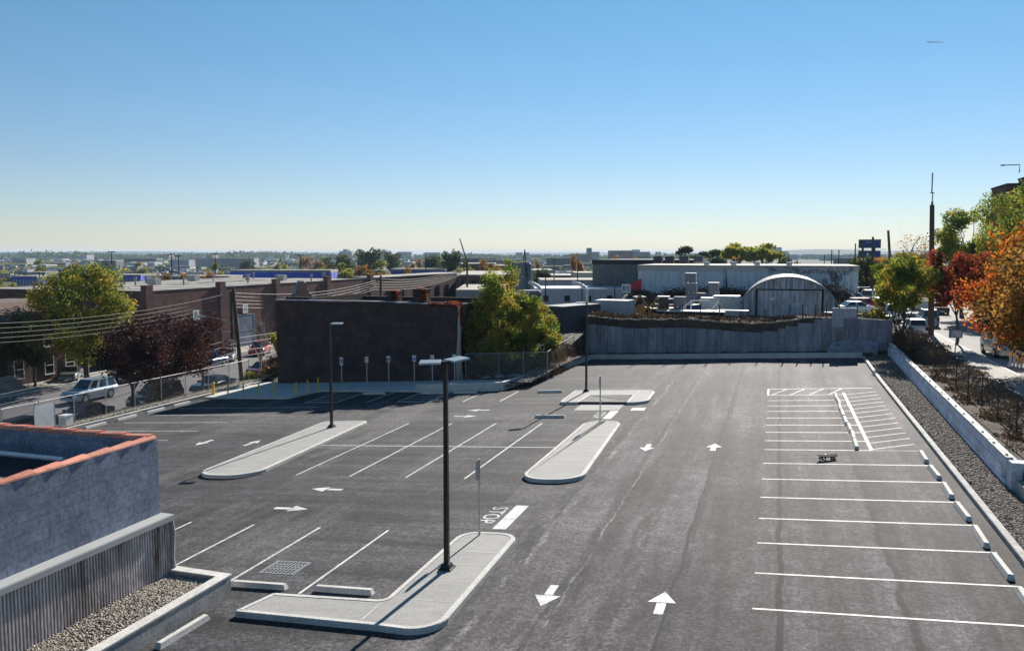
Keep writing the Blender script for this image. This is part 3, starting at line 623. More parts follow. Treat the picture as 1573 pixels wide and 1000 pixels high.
# ================================================================== DRAINS, SKATEBOARD
for x0, x1, y0, y1, lb in ((-14.75, -13.55, 21.4, 22.45, 'slotted steel drain grate in the near left stalls'), (-8.1, -7.3, 49.0, 49.9, 'small drain grate beside the far concrete pad')):
    t = thing('drain_grate', lb, 'drain', ((x0 + x1) / 2, (y0 + y1) / 2, K * (x0 + x1) / 2), group='drain grates')
    w, h = (x1 - x0) / 2, (y1 - y0) / 2; z = lambda u, q: K * u + .012
    f = MB(); f.ring([(-w, -h), (w, -h), (w, h), (-w, h)], [(-w + .05, -h + .05), (w - .05, -h + .05), (w - .05, h - .05), (-w + .05, h - .05)], lambda a, b: K * a, z); f.build('frame', 'galv', t)
    MB().flat([(-w + .05, -h + .05), (w - .05, -h + .05), (w - .05, h - .05), (-w + .05, h - .05)], lambda a, b: K * a + .004).build('pit', 'dark', t)
    s = MB()
    for k in range(9): u = -w + .1 + k * (2 * w - .2) / 8; s.prism([(u - .022, -h + .06), (u + .022, -h + .06), (u + .022, h - .06), (u - .022, h - .06)], lambda a, b: K * a + .006, z)
    for k in (-.25, .1, .45): s.prism([(-w + .06, k * h - .02), (w - .06, k * h - .02), (w - .06, k * h + .02), (-w + .06, k * h + .02)], lambda a, b: K * a + .007, lambda a, b: K * a + .014)
    s.build('slats', 'galv', t)
t = thing('skateboard', 'small black wheeled board lying alone in a right hand stall', 'skateboard', (2.15, 37.1, K * 2.15 + .01), rad(27))
dk = []
for sx in (-1, 1):
    for k in range(7): a = rad(-90 + 30 * k) if sx > 0 else rad(90 + 30 * k); dk.append((sx * .32 + .13 * math.cos(a), .13 * math.sin(a)))
MB().prism(dk, lambda x, y: .115 + .6 * max(0, abs(x) - .3) ** 1, lambda x, y: .135 + .6 * max(0, abs(x) - .3)).build('deck', 'tyre', t)
MB().box(-.24, -.08, -.035, .02, .142, .148).box(.08, .3, -.04, .015, .142, .148).build('grip_stripe', 'white', t)
for sx in (-.27, .27):
    tr = MB().box(sx - .03, sx + .03, -.09, .09, .05, .112).build('truck', 'metal', t)
    for sy in (-.115, .115):
        MB().tube([(sx, sy - .03, .045), (sx, sy + .03, .045)], .045, 12).build('wheel', 'tyre', t)
MB().box(-.02, .03, .12, .17, .0, .2).build('handle_stub', 'black', t)
# ================================================================== TREES
def branch_pts(a, b, sag=.15, n=4, rnd=None):
    a, b = Vector(a), Vector(b); L_ = (b - a).length; out = []
    for i in range(n + 1):
        t = i / n; p = a.lerp(b, t); p.z += math.sin(t * math.pi) * sag * L_
        if 0 < i < n: p += Vector((rnd.uniform(-1, 1), rnd.uniform(-1, 1), rnd.uniform(-1, 1))) * L_ * .05
        out.append(p)
    return out
def leaves(clumps, n, size, seed, shell=.35):
    g = np.random.default_rng(seed)
    ws = np.array([c[3] * c[4] * c[5] for c in clumps]) ** .75; ws /= ws.sum()
    idx = g.choice(len(clumps), n, p=ws); C = np.array(clumps)[idx]
    d = g.normal(size=(n, 3)); d /= np.linalg.norm(d, axis=1)[:, None]
    r = g.random(n) ** shell * (1 + g.normal(size=n) * .12)
    ctr = C[:, :3] + d * C[:, 3:6] * r[:, None]
    nrm = g.normal(size=(n, 3)) + np.array([0, 0, .5]); nrm /= np.linalg.norm(nrm, axis=1)[:, None]
    t = np.cross(nrm, g.normal(size=(n, 3))); t /= np.linalg.norm(t, axis=1)[:, None]; b = np.cross(nrm, t)
    s = size * (.6 + .8 * g.random(n))[:, None]
    v = np.stack([ctr - t * s, ctr - b * s * .55, ctr + t * s, ctr + b * s * .55], 1).reshape(-1, 3)
    return v
def leaf_obj(name, v, m, parent):
    me = bpy.data.meshes.new(name); n = len(v) // 4
    me.vertices.add(len(v)); me.vertices.foreach_set('co', v.astype('f').ravel())
    me.loops.add(n * 4); me.loops.foreach_set('vertex_index', np.arange(n * 4, dtype='i'))
    me.polygons.add(n); me.polygons.foreach_set('loop_start', np.arange(0, n * 4, 4, dtype='i')); me.polygons.foreach_set('loop_total', np.full(n, 4, dtype='i'))
    me.update(); me.materials.append(m); o = bpy.data.objects.new(name, me); COL.objects.link(o); o.parent = parent; return o
def tree(label, loc, h, tz, rx, ry, rz, lm, n, ls, seed, tr=.16, nc=16, group=None, name='tree', cat='tree', stems=1, bark='bark', cr=.42, lean=(0, 0), shell=.35, twigs=0):
    r = random.Random(seed); t = thing(name, label, cat, loc, group=group)
    cz = h - rz; cl = []
    for i in range(nc):
        while True:
            d = Vector((r.uniform(-1, 1), r.uniform(-1, 1), r.uniform(-1, 1)))
            if .15 < d.length < 1: break
        d = d.normalized() * (d.length ** .5) * r.uniform(.66, .92)
        k = r.uniform(.5, 1.2) * cr
        cl.append((d.x * rx + lean[0], d.y * ry + lean[1], cz + d.z * rz, rx * k, ry * k, rz * k * .8))
    tk = MB()
    for s in range(stems):
        o = Vector((r.uniform(-.15, .15), r.uniform(-.15, .15), 0)) * (stems > 1)
        e = Vector((lean[0] * .5, lean[1] * .5, tz)) + (Vector((r.uniform(-1, 1), r.uniform(-1, 1), 0)) * rx * .3 if stems > 1 else Vector())
        rr = tr * (1 if stems == 1 else .6)
        pts = branch_pts(o, e, 0, 5, r)
        tk.tube(pts, [rr * (1.35 if i == 0 else 1 - .06 * i) for i in range(6)], 8)
        for c in (cl[s::stems])[:max(5, 14 // stems)]:
            q = branch_pts(pts[-1] if r.random() < .7 else pts[-2], c[:3], .06, 4, r)
            tk.tube(q, [rr * f for f in (.55, .42, .3, .2, .08)], 6)
            for k in range(twigs):
                d = Vector((r.uniform(-1, 1), r.uniform(-1, 1), r.uniform(-.3, 1))) * c[3] * 1.3
                tk.tube(branch_pts(q[-2], Vector(c[:3]) + d, .04, 2, r), [rr * .14, rr * .09, rr * .03], 4)
    tk.build('trunk', bark, t)
    if n: leaf_obj('crown', leaves(cl, n, ls, seed, shell), LF[lm] if isinstance(lm, str) else lm, t)
    return t
def bush(label, loc, r, h, lm, n, ls, seed, group=None, name='bush', ry=None):
    rd = random.Random(seed); t = thing(name, label, 'bush', loc, group=group); ry = ry or r
    cl = [(rd.uniform(-.6, .6) * r, rd.uniform(-.6, .6) * ry, h * rd.uniform(.25, .7), r * .45, ry * .45, h * .32) for _ in range(9)]
    s = MB()
    for c in cl: s.tube([(0, 0, 0), c[:3]], [.05, .015], 5)
    s.build('stem', 'bark', t); leaf_obj('foliage', leaves(cl, n, ls, seed, .5), LF[lm], t); return t
# right hand street trees
q = at(1572, 575, 1.3)
tree('large orange and green street tree overhanging the right street', (q.x + .9, q.y, 1.25), 9.5, 2.4, 4.4, 4.4, 4.3, 'orange', 28000, .11, 11, tr=.2, nc=46, cr=.34, lean=(-.3, 0), group='street trees on the right')
q = at(1640, 600, 1.3)
tree('rust coloured street tree cut by the right edge of the frame', (q.x, q.y, 1.25), 9.8, 2.6, 4.0, 4.0, 4.2, 'rust', 9000, .12, 12, nc=20, group='street trees on the right')
tree('small dark red street tree behind the utility pole', (14.15, 77.0, 1.25), 8.7, 2.9, 3.0, 2.9, 3.0, 'red', 11000, .11, 13, tr=.11, nc=30, cr=.34, group='street trees on the right')
q = far(1478, 480, 100)
tree('tall yellow green tree standing behind the red one', (q.x, q.y, 1.1), 14.0, 3.5, 3.9, 3.9, 6.0, 'lime', 19000, .15, 14, tr=.22, nc=44, cr=.27, group='street trees on the right')
q = far(1552, 480, 88)
tree('tall spreading yellow green tree before the brown apartment block', (q.x, q.y, 1.1), 16.0, 5, 4.2, 4.0, 6.6, 'lime', 15000, .13, 15, tr=.2, nc=40, cr=.27, group='street trees on the right', twigs=2)
q = at(1384, 530, 1.2)
tree('leafy green tree at the corner of the concrete wall', (q.x, q.y, 1.2), 8.4, 2.2, 2.7, 2.6, 3.1, 'green', 8500, .12, 16, tr=.14, nc=30, cr=.3, stems=3, group='street trees on the right')
tree('lower green tree beside the corner tree', (11.2, 84.5, 1.8), 6.8, 1.8, 2.6, 2.2, 2.4, 'green', 6000, .12, 17, tr=.12, nc=14, stems=2, group='street trees on the right')
q = at(1345, 505, 2.1)
bush('olive bush spilling over the end of the concrete wall', (q.x, q.y, 1.9), 1.7, 2.2, 'olive', 2600, .11, 18)
# autumn scrub behind the yard
for i, (px, py, D, r_, h, lm) in enumerate(((1345, 425, 170, 5, 7.5, 'rust'), (1372, 425, 150, 5, 7.5, 'rust'), (1402, 425, 165, 5, 9, 'rust'), (1428, 425, 140, 4, 8, 'olive'), (1330, 430, 150, 3.5, 5.5, 'deep'))):
    q = far(px, py, D)
    tree(['rusty autumn tree below the billboard', 'rusty autumn tree behind the leaning pole', 'rusty autumn tree under the curved street lamp', 'olive tree left of the tall utility pole', 'dark shrubby tree at the end of the ribbed building'][i], (q.x, q.y, terr(q.x, q.y)), CH + 1 - terr(q.x, q.y) - 3 + h * .25, 2, r_, r_, 3.6, lm, 2200, .26, 30 + i, nc=12, group='autumn trees behind the yard')
q = far(1408, 400, 125)
tree('nearly bare thin tree under the curved street lamp', (q.x, q.y, 1.2), 11.5, 5, 3, 3, 3, 'rust', 260, .16, 41, tr=.1, nc=14, twigs=4)
# centre trees behind the chain-link fence
CT = 'leafy trees beside the brick building'
tree('tall yellow green tree beside the dark brick building', (-22.2, 66.8, -1.4), 8.8, 2.2, 2.9, 2.6, 3.9, 'green', 11500, .1, 21, tr=.15, nc=46, stems=3, cr=.25, group=CT, shell=.45)
tree('broad yellow green tree left of the dark container', (-20.0, 68.6, -1.3), 7.0, 1.6, 2.7, 2.5, 3.1, 'green', 10500, .1, 22, tr=.15, nc=42, stems=3, cr=.26, group=CT, shell=.45)
tree('low olive tree against the brick corner', (-22.9, 64.9, -1.5), 5.9, 1.2, 1.9, 1.9, 2.8, 'olive', 9000, .1, 23, tr=.1, nc=24, stems=3, group=CT, shell=.45)
tree('sparse tree whose upper branches stand above the others', (-22.9, 69.8, -1.3), 10.0, 3, 1.9, 1.9, 3.2, 'olive', 4200, .1, 24, tr=.1, nc=15, stems=2, group=CT, twigs=1)
tree('small green tree behind the right end of the chain link fence', (-17.9, 65.6, -1.0), 4.7, 1.0, 1.7, 1.6, 1.9, 'olive', 5000, .1, 25, tr=.08, nc=12, stems=3, group=CT)
# left street
LT = 'trees along the left street'
tree('large olive and yellow tree shading the brick house', (-66.3, 68.0, -4.1), 12.4, 3.2, 5.5, 5.4, 5.5, 'olive', 19000, .15, 26, tr=.28, nc=52, cr=.29, group=LT)
tree('smaller dark tree crowding the brick house steps', (-67.6, 62.8, -4.1), 7.5, 2, 2.4, 2.4, 2.8, 'deep', 4500, .13, 27, tr=.12, nc=12, group=LT)
tree('dark purple street tree, first of the three from the left', (-48.4, 54.2, -4.1), 8.2, 2.4, 3.0, 3.1, 2.7, 'purple', 9000, .1, 28, tr=.17, nc=34, group=LT)
tree('dark purple street tree with forked stems, middle of the three', (-49.0, 58.0, -4.1), 8.4, 2.0, 3.6, 3.6, 3.4, 'purple', 11500, .1, 29, tr=.17, nc=36, stems=3, group=LT)
tree('dark purple street tree nearest the wooden pole', (-49.4, 64.0, -4.1), 7.6, 2.2, 2.8, 2.9, 2.9, 'purple', 8000, .1, 35, tr=.16, nc=28, group=LT)
tree('bare branching tree before the warehouse doors', (-49.8, 73.6, -4.2), 7.2, 2.6, 2.4, 2.4, 2.6, 'brush', 0, .1, 36, tr=.12, nc=14, twigs=5, bark='palebark', group=LT)
tree('slim green tree at the left edge of the dark brick wall', (-42.6, 66.0, -2.7), 4.8, 1.2, .9, .9, 1.9, 'lime', 2400, .09, 37, tr=.06, nc=9, group=LT)
bush('bright green bush at the foot of the wooden pole', (-46.3, 66.6, -3.2), .9, 1.3, 'lime', 900, .08, 38)
for i, (x, y, r_, h) in enumerate(((-45.2, 70.0, 1.3, 2.0), (-44.0, 67.4, 1.2, 1.5), (-47.2, 71.5, 1.2, 2.2))):
    bush(['tangled brown bush behind the plaza corner', 'low brown bush by the brick corner', 'tall tangled brown bush beside the wooden pole'][i], (x, y, terr(x, y)), r_, h, 'brush', 2600, .07, 50 + i, 'tangled bushes by the plaza')
# dry brush on banks (countless)
def scatter_stuff(name, label, pts, lm, n, ls, seed):
    o = leaf_obj(name, leaves(pts, n, ls, seed, .6), LF[lm] if lm in LF else MT[lm], None); return tag(o, label, 'undergrowth', kind='stuff')
pts = []
for k in range(150):
    y = R.uniform(30, 79); x = R.uniform(8.95, 11.6); pts.append((x, y, 1.42, .5, .6, R.uniform(.08, .35)))
for k in range(60): pts.append((R.uniform(9.2, 11.2), R.uniform(62, 78), 1.9, .6, .8, .7))
scatter_stuff('dry_brush', 'dry brown brush and fallen leaves on the bank behind the block wall', pts, 'brush', 15000, .07, 61)
pts = []
for k in range(90):
    t = k / 89; x = -16.8 + t * 24.5; y = wall_y(x) + 1.1
    pts.append((x, y, wtop(x) + R.uniform(.1, .3) * (1 if x < 2 else .3), .6, .6, .3))
for k in range(40): pts.append((R.uniform(-17.5, -12.5), R.uniform(79.5, 83), 2.5, .9, .9, R.uniform(.3, .8)))
scatter_stuff('wall_top_brush', 'dark undergrowth along the top of the concrete wall', pts, 'brush', 11000, .075, 62)
pts = []
for k in range(70): pts.append((R.uniform(-13, 8), R.uniform(108, 111), 3.1 + R.uniform(0, 1.2), 1.5, 1.2, .9))
scatter_stuff('bank_brush', 'dark overgrown bank below the ribbed building', pts, 'brush', 7000, .12, 63)
pts = []
for k in range(70): pts.append((R.uniform(-18.9, -16.9), R.uniform(63, 77), R.uniform(-.9, .6), .6, .8, .5))
scatter_stuff('slope_brush', 'dark scrub on the slope beside the chain link fence', pts, 'brush', 8000, .07, 64)
pts = []
for k in range(60): pts.append((R.uniform(-17, 7), 0, 0, .5, .25, .12)); x = pts[-1][0]; pts[-1] = (x, wall_y(x) - .5 - R.uniform(0, .9), K * x + .32, .5, .25, .12)
scatter_stuff('weeds', 'weeds at the foot of the concrete wall', pts, 'brush', 4200, .05, 65)
# ================================================================== GRAVEL (countless pebbles)
def pebbles(name, label, n, area, zf, m, s0, s1, seed):
    g = np.random.default_rng(seed); oc = np.array([(1, 0, 0), (-1, 0, 0), (0, 1, 0), (0, -1, 0), (0, 0, 1), (0, 0, -1)], float)
    F = np.array([(0, 2, 4), (2, 1, 4), (1, 3, 4), (3, 0, 4), (2, 0, 5), (1, 2, 5), (3, 1, 5), (0, 3, 5)])
    V = []; 
    for k in range(n):
        x, y = area(g); s = g.uniform(s0, s1); a = g.uniform(0, 6.28)
        v = oc * np.array([s * g.uniform(.8, 1.4), s, s * .6]) + g.normal(size=(6, 3)) * s * .12
        c, q = math.cos(a), math.sin(a); v = np.stack([v[:, 0] * c - v[:, 1] * q + x, v[:, 0] * q + v[:, 1] * c + y, v[:, 2] + zf(x, y) + s * .25], 1); V.append(v)
    V = np.concatenate(V); FF = (F[None] + (np.arange(n) * 6)[:, None, None]).reshape(-1, 3)
    me = bpy.data.meshes.new(name); me.vertices.add(len(V)); me.vertices.foreach_set('co', V.astype('f').ravel())
    me.loops.add(FF.size); me.loops.foreach_set('vertex_index', FF.ravel().astype('i')); me.polygons.add(len(FF))
    me.polygons.foreach_set('loop_start', np.arange(0, FF.size, 3, dtype='i')); me.polygons.foreach_set('loop_total', np.full(len(FF), 3, dtype='i'))
    me.update(); me.materials.append(MT[m]); o = bpy.data.objects.new(name, me); COL.objects.link(o); return tag(o, label, 'gravel', kind='stuff')
# ================================================================== GREY TILED BUILDING, lower left
XW, YC = -16.82, 19.72
bld = thing('grey_building', 'grey block building with terracotta tiled parapet at the lower left', 'building', (-22, 15, -1.2))
inv = Matrix.Translation((22, -15, 1.2))
TOPZ = 3.44
def B(name, m, mb, parent=bld):
    mb.v = [tuple(inv @ Vector(p)) for p in mb.v]; return mb.build(name, m, parent)
up = MB(); up.box(XW - .3, XW, 4, YC - .3, 1.16, TOPZ).box(-40, XW, YC - .3, YC, 1.16, TOPZ); B('upper_wall', 'cmu', up)
lw = MB(); x = XW + .32
n = 320
prof = []
for k in range(n + 1):
    y = 4 + (YC - .1 - 4) * k / n; q_ = (YC - .1 - 4) / n
    prof += ([(x + .04, y), (x + .04, y + q_ * .9)] if k % 2 else [(x - .04, y - q_ * .05), (x - .04, y + q_ * .95)]) if k < n else []
lw.prism(prof + [(x - .25, YC - .1), (x - .25, 4)], -1.4, 1.14)
lw.box(-40, x - .25, YC - .32, YC - .12, -2.9, 1.14)
B('ribbed_base_wall', 'ribbed', lw)
lg = MB()
lg.box(XW + .002, XW + .42, 4, YC + .05, 1.16, 1.26).box(XW + .43, XW + .46, 4, YC + .05, 1.10, 1.25); lg.box(-40, XW + .0, YC + .002, YC + .05, 1.16, 1.26)
B('ledge', 'ledge', lg)
B('downpipe', 'oldconc', MB().tube([(x + .02, YC, 1.12), (x + .05, YC + .03, .7), (x + .02, YC, 0), (x + .06, YC + .03, -.5)], .09, 8))
rf = MB(); rf.box(-40, XW - .3, 4, YC - .3, 1.9, TOPZ - .85); B('roof', 'roofdark', rf)
pp = MB(); pp.tube([(-34, YC - 1.2, 3.08), (XW - 2.2, YC - 1.2, 2.96)], .06, 8); B('roof_pipe', 'white', pp)
tl = MB()
def tile_run(p0, p1, n, lo=.155):
    p0, p1 = Vector(p0), Vector(p1); d = (p1 - p0) / n; u = d.normalized(); s = Vector((-u.y, u.x, 0)); Lr = d.length
    for k in range(n):
        a = p0 + d * k; seg = 7; vs = []
        for e, (t, rr) in enumerate(((-.04, lo * .80), (Lr * 1.03, lo * 1.12))):
            for j in range(seg + 1):
                an = math.pi * j / seg; vs.append(a + u * t + s * math.cos(an) * rr + Vector((0, 0, math.sin(an) * rr * .62 + .012 * e + R.uniform(-.004, .004))))
        tl.add(vs, [(j, j + 1, seg + 1 + j + 1, seg + 1 + j) for j in range(seg)] + [tuple(range(seg, -1, -1)), tuple(range(seg + 1, 2 * seg + 2))])
tile_run((XW - .14, 4.0, TOPZ), (XW - .14, YC - .1, TOPZ), 19, .16)
tile_run((-40, YC - .14, TOPZ), (XW - .1, YC - .14, TOPZ), 26, .2)
B('tile_coping', 'terracotta', tl)
# planter at its foot
XP = -14.55
pt = thing('planter', 'concrete walled planter bed at the foot of the grey building', 'planter', (-16.5, 15, -1.1))
inv2 = Matrix.Translation((16.5, -15, 1.1))
pw = MB(); PZ = -.36
pw.prism([(XP - .28, 4), (XP, 4), (XP, 19.8), (-16.45, 19.85), (-16.45, 19.6), (XP - .28, 19.57)], -1.3, PZ); pw.v = [tuple(inv2 @ Vector(p)) for p in pw.v]; pw.build('planter_wall', 'wallconc', pt)
cp = MB(); cp.prism([(XP - .3, 4), (XP + .02, 4), (XP + .02, 19.83), (-16.5, 19.88), (-16.5, 19.57), (XP - .3, 19.54)], PZ + .002, PZ + .05); cp.v = [tuple(inv2 @ Vector(p)) for p in cp.v]; cp.build('coping', 'concrete', pt)
tag(MB().flat([(XW + .2, 4), (XP - .26, 4), (XP - .26, 19.6), (XW + .2, 19.65)], lambda x, y: -.47 - .02 * math.sin(y)).build('gravel_bed', 'gravelbase'), 'gravel base layer in the planter', 'gravel', kind='stuff')
pebbles('gravel', 'mixed pale pebbles filling the planter', 9000, lambda g: (g.uniform(XW + .3, XP - .28), 19.55 - 9 * g.random() ** 1.3), lambda x, y: -.47 - .02 * math.sin(y), 'stone', .018, .045, 5)
pebbles('gravel', 'brown crushed stones along the right kerb', 15000, lambda g: (lambda y: (g.uniform(6.72, 7.83 + max(0, y - 34) * .02), y))(24 + 48 * g.random() ** 1.5), lambda x, y: K * x + .08, 'stonebrown', .025, .06, 6)
pebbles('gravel', 'pale stones on the verge below the street fence', 4500, lambda g: (g.uniform(-45.9, -43.95), 38 + 28 * g.random()), lambda x, y: -2.50 - .16 * max(0, -43.9 - x), 'stone', .03, .08, 8)
pebbles('rubble', 'grey rubble on the mound beside the low wall', 3500, lambda g: (lambda y: (g.uniform(-18.6, -16.9) + (y - 60) * .04, y))(g.uniform(58.5, 74)), lambda x, y: K * x + .35 + .3 * math.sin((y - 57) / 8), 'stonebrown', .03, .14, 9)
struct(MB().add([(x, y, K * x + (.2 + .3 * math.sin((y - 57) / 8) if x > -18.5 else .1)) for y in np.linspace(57.7, 76, 14) for x in (-21.5, -19.5, -18.4, -17.4 + (y - 57) * .05, -18.95 + (y - 57.5) * .143 + .05 + 0)][:0] or [(a, b, c) for b in np.linspace(57.8, 76, 14) for a, c in ((-22.5, -1.3), (-19.0, -.98), (-18.0, K * -18 + .33 + .3 * math.sin((b - 57) / 8)), (-18.98 + (b - 57.5) * .141, K * -18 + .33))],
  [(j * 4 + i, j * 4 + i + 1, j * 4 + 4 + i + 1, j * 4 + 4 + i) for j in range(13) for i in range(3)]), 'soil_mound', 'soil', 'dark soil and rubble mound beside the low wall')
# debris rocks behind the fence
rk = random.Random(4)
for i, (x, y, s) in enumerate(((-19.9, 64.2, .55), (-19.2, 64.6, .45), (-18.0, 69.5, .6), (-22.3, 64.1, .5), (-21.1, 63.9, .4), (5.9, 76.0, 0))):
    if not s: continue
    vs = []; 
    for k in range(26):
        a = rk.uniform(0, 6.28); e = rk.uniform(-.2, 1.5); vs.append((math.cos(a) * math.cos(e) * s * 1.3, math.sin(a) * math.cos(e) * s * .8, math.sin(e) * s * .6))
    import bmesh
    bm = bmesh.new(); [bm.verts.new(p) for p in vs]; hull = bmesh.ops.convex_hull(bm, input=bm.verts); me = bpy.data.meshes.new('boulder'); bm.to_mesh(me); bm.free(); me.materials.append(MT['oldconc'])
    o = bpy.data.objects.new('boulder', me); COL.objects.link(o); o.location = (x, y, -1.15 if x > -22 else -1.4)
    tag(o, ['pale boulder behind the right part of the chain link fence', 'pale lump right of the largest boulder', 'grey boulder up the slope under the container', 'grey lump at the foot of the brick corner', 'low grey lump behind the middle fence post'][i], 'boulder', 'lumps of rubble behind the fence')

pts = []
for k in range(60): pts.append((R.uniform(-23.9, -17.5), R.uniform(64.2, 68), -1.2 + R.uniform(0, .9), .7, .6, .6))
for k in range(50): pts.append((R.uniform(-22.5, -17.8), R.uniform(69, 75), R.uniform(-1.5, 1.2), .8, .6, .7))
for k in range(40): pts.append((-23.6 + R.uniform(0, .6), R.uniform(63, 77), R.uniform(-1.5, 3.2), .5, .6, .6))
scatter_stuff('undergrowth', 'dark undergrowth behind the chain link fence beside the brick building', pts, 'deep', 17000, .1, 66)
pts = []
for k in range(260): pts.append((R.uniform(8.8, 12.4), R.uniform(28, 82), 1.36, .6, .6, .03))
scatter_stuff('leaf_litter', 'fallen brown leaves on the soil verge', pts, 'brush', 15000, .055, 67)
eb = MB(); vv = []
for j, (y, k) in enumerate(((103, 0), (106, .45), (109, .85), (111, 1), (113.8, 1))):
    for i in range(41):
        x = -19 + 30 * i / 40; vv.append((x, y + .6 * noise.noise(Vector((x * .3, j, 0))), 1.9 + k * (1.5 + 1.0 * lin(-12, 4, x) - 2.3 * lin(6, 9, x) + .35 * noise.noise(Vector((x * .6, j * 3, 1))))))
eb.add(vv, [(j * 41 + i, j * 41 + i + 1, j * 41 + 42 + i, j * 41 + 41 + i) for j in range(4) for i in range(40)])
struct(eb, 'earth_bank', 'soil', 'dark overgrown earth bank below the ribbed building')
pts = []
for k in range(120): x = R.uniform(-18, 6.5); y = R.uniform(104, 113); pts.append((x, y, 2.1 + lin(103, 110, y) * (1.5 + 1.0 * lin(-12, 4, x)), 1.0, .8, .45))
scatter_stuff('bank_scrub', 'dark scrub over the earth bank', pts, 'brush', 12000, .12, 68)
def atX(px, py, X): d = ray(px, py); return EYE + d * (X / d.x)
def atY(px, py, Y): d = ray(px, py); return EYE + d * (Y / d.y)
def part(mb, name, m, parent):
    M = parent.matrix_world.copy() if parent.matrix_world != Matrix() else Matrix.Translation(parent.location) @ parent.rotation_euler.to_matrix().to_4x4()
    Mi = M.inverted(); mb.v = [tuple(Mi @ Vector(p)) for p in mb.v]; return mb.build(name, m, parent)
# ================================================================== DARK BRICK BUILDING
X0, X1, Y0, TZ = -40.55, -24.15, 62.35, 4.72
bb = thing('brick_building', 'windowless dark brick building with small curved gable at its street end', 'building', (-32, 66, -2.2))
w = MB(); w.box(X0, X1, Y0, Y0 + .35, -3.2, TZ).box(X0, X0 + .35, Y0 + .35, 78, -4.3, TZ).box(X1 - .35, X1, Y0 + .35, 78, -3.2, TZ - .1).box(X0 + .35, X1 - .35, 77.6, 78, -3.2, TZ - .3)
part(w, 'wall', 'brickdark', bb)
part(MB().box(X0 + .36, X1 - .36, Y0 + .36, 77.59, 3.0, TZ - .75), 'roof', 'roofdark', bb)
c = MB()
xx = X0 - .04; k = 0
while xx < X1 - .3:
    z = TZ + (.05 if xx < -30 else (.0 if xx < -28 else -.05)); c.box(xx, min(xx + .72, X1 + .04), Y0 - .05, Y0 + .4, z, z + .09); xx += .74
c.box(X0 - .05, X0 + .4, Y0 + .41, 64.8, TZ + .001, TZ + .1)
part(c, 'coping', 'oldconc', bb)
g = MB(); pts = [(64.6, TZ), (64.65, TZ + .35), (65.0, TZ + .42), (65.2, TZ + .75)]
for i in range(9): a = math.pi - math.pi * i / 8; pts.append((66.15 + .85 * math.cos(a), TZ + .8 + .75 * math.sin(a)))
pts += [(67.1, TZ + .75), (67.3, TZ + .42), (67.65, TZ + .35), (67.7, TZ)]
n_ = len(pts); vs = [(xq, y, z) for xq in (X0 - .02, X0 + .3) for y, z in pts]
g.add(vs, [tuple(range(n_)), tuple(range(2 * n_ - 1, n_ - 1, -1))] + [(i, n_ + i, n_ + (i + 1) % n_, (i + 1) % n_) for i in range(n_)])
ga = part(g, 'gable', 'brickdark', bb)
cp = MB(); cp.tube([(X0 + .14, y, z + .04) for y, z in pts], .12, 6); M_ = bb.location; cp.v = [tuple(Vector(p) - M_) for p in cp.v]; cp.build('gable_coping', 'oldconc', ga)
part(MB().box(-33.9, -24.2, Y0 + .5, Y0 + .8, TZ - .3, TZ + .14).box(-39.9, -37.6, Y0 + .5, Y0 + .8, TZ - .3, TZ + .33), 'rear_parapet', 'dark', bb)
for (a, b, h) in ((-30.6, -29.7, .85), (-28.3, -27.1, 1.05)):
    ch = part(MB().box(a, b, Y0 + .9, Y0 + 1.8, TZ - .4, TZ + h).box(a - .06, b + .06, Y0 + .84, Y0 + 1.86, TZ + h, TZ + h + .1), 'chimney', 'brickdark', bb)
    cl = [((a + b) / 2 + .35, Y0 + .8, TZ + h * .6, .4, .2, .5), ((a + b) / 2, Y0 + 1.2, TZ + h + .05, .5, .4, .12)]
    v = leaves(cl, 380, .07, 71); v[:, 0] -= M_.x; v[:, 1] -= M_.y; v[:, 2] -= M_.z
    leaf_obj('ivy', v, LF['red'], ch)
ps = []
for k in range(26): t = k / 25; ps.append((X1 + .1, Y0 + .2 + R.uniform(-.1, .8), 4.6 - 5.0 * t, .18, .35, .28))
for k in range(14): ps.append((X1 - 2.2 * k / 13, Y0 - .02, TZ + .0 + R.uniform(-.15, .1), .25, .12, .12 + .1 * (1 - k / 13)))
o = leaf_obj('ivy', leaves(ps, 4200, .07, 72), LF['red'], None); tag(o, 'red ivy climbing the right corner of the dark brick building', 'ivy')
tag(MB().tube([(X1 + .15, Y0 - .05, -1.45), (X1 + .1, Y0 - .0, .5), (X1 + .2, Y0 - .05, 2.2), (X1 + .12, Y0 + .1, 4.6)], [.2, .17, .14, .08], 7).tube([(X1 + .38, Y0 + .1, -1.5), (X1 + .2, Y0 + .05, 1), (X1 + .3, Y0 + .1, 3.0)], [.12, .1, .05], 6).build('vine_trunk', 'palebark', smooth=True), 'pale old vine trunk running up the brick corner', 'vine')
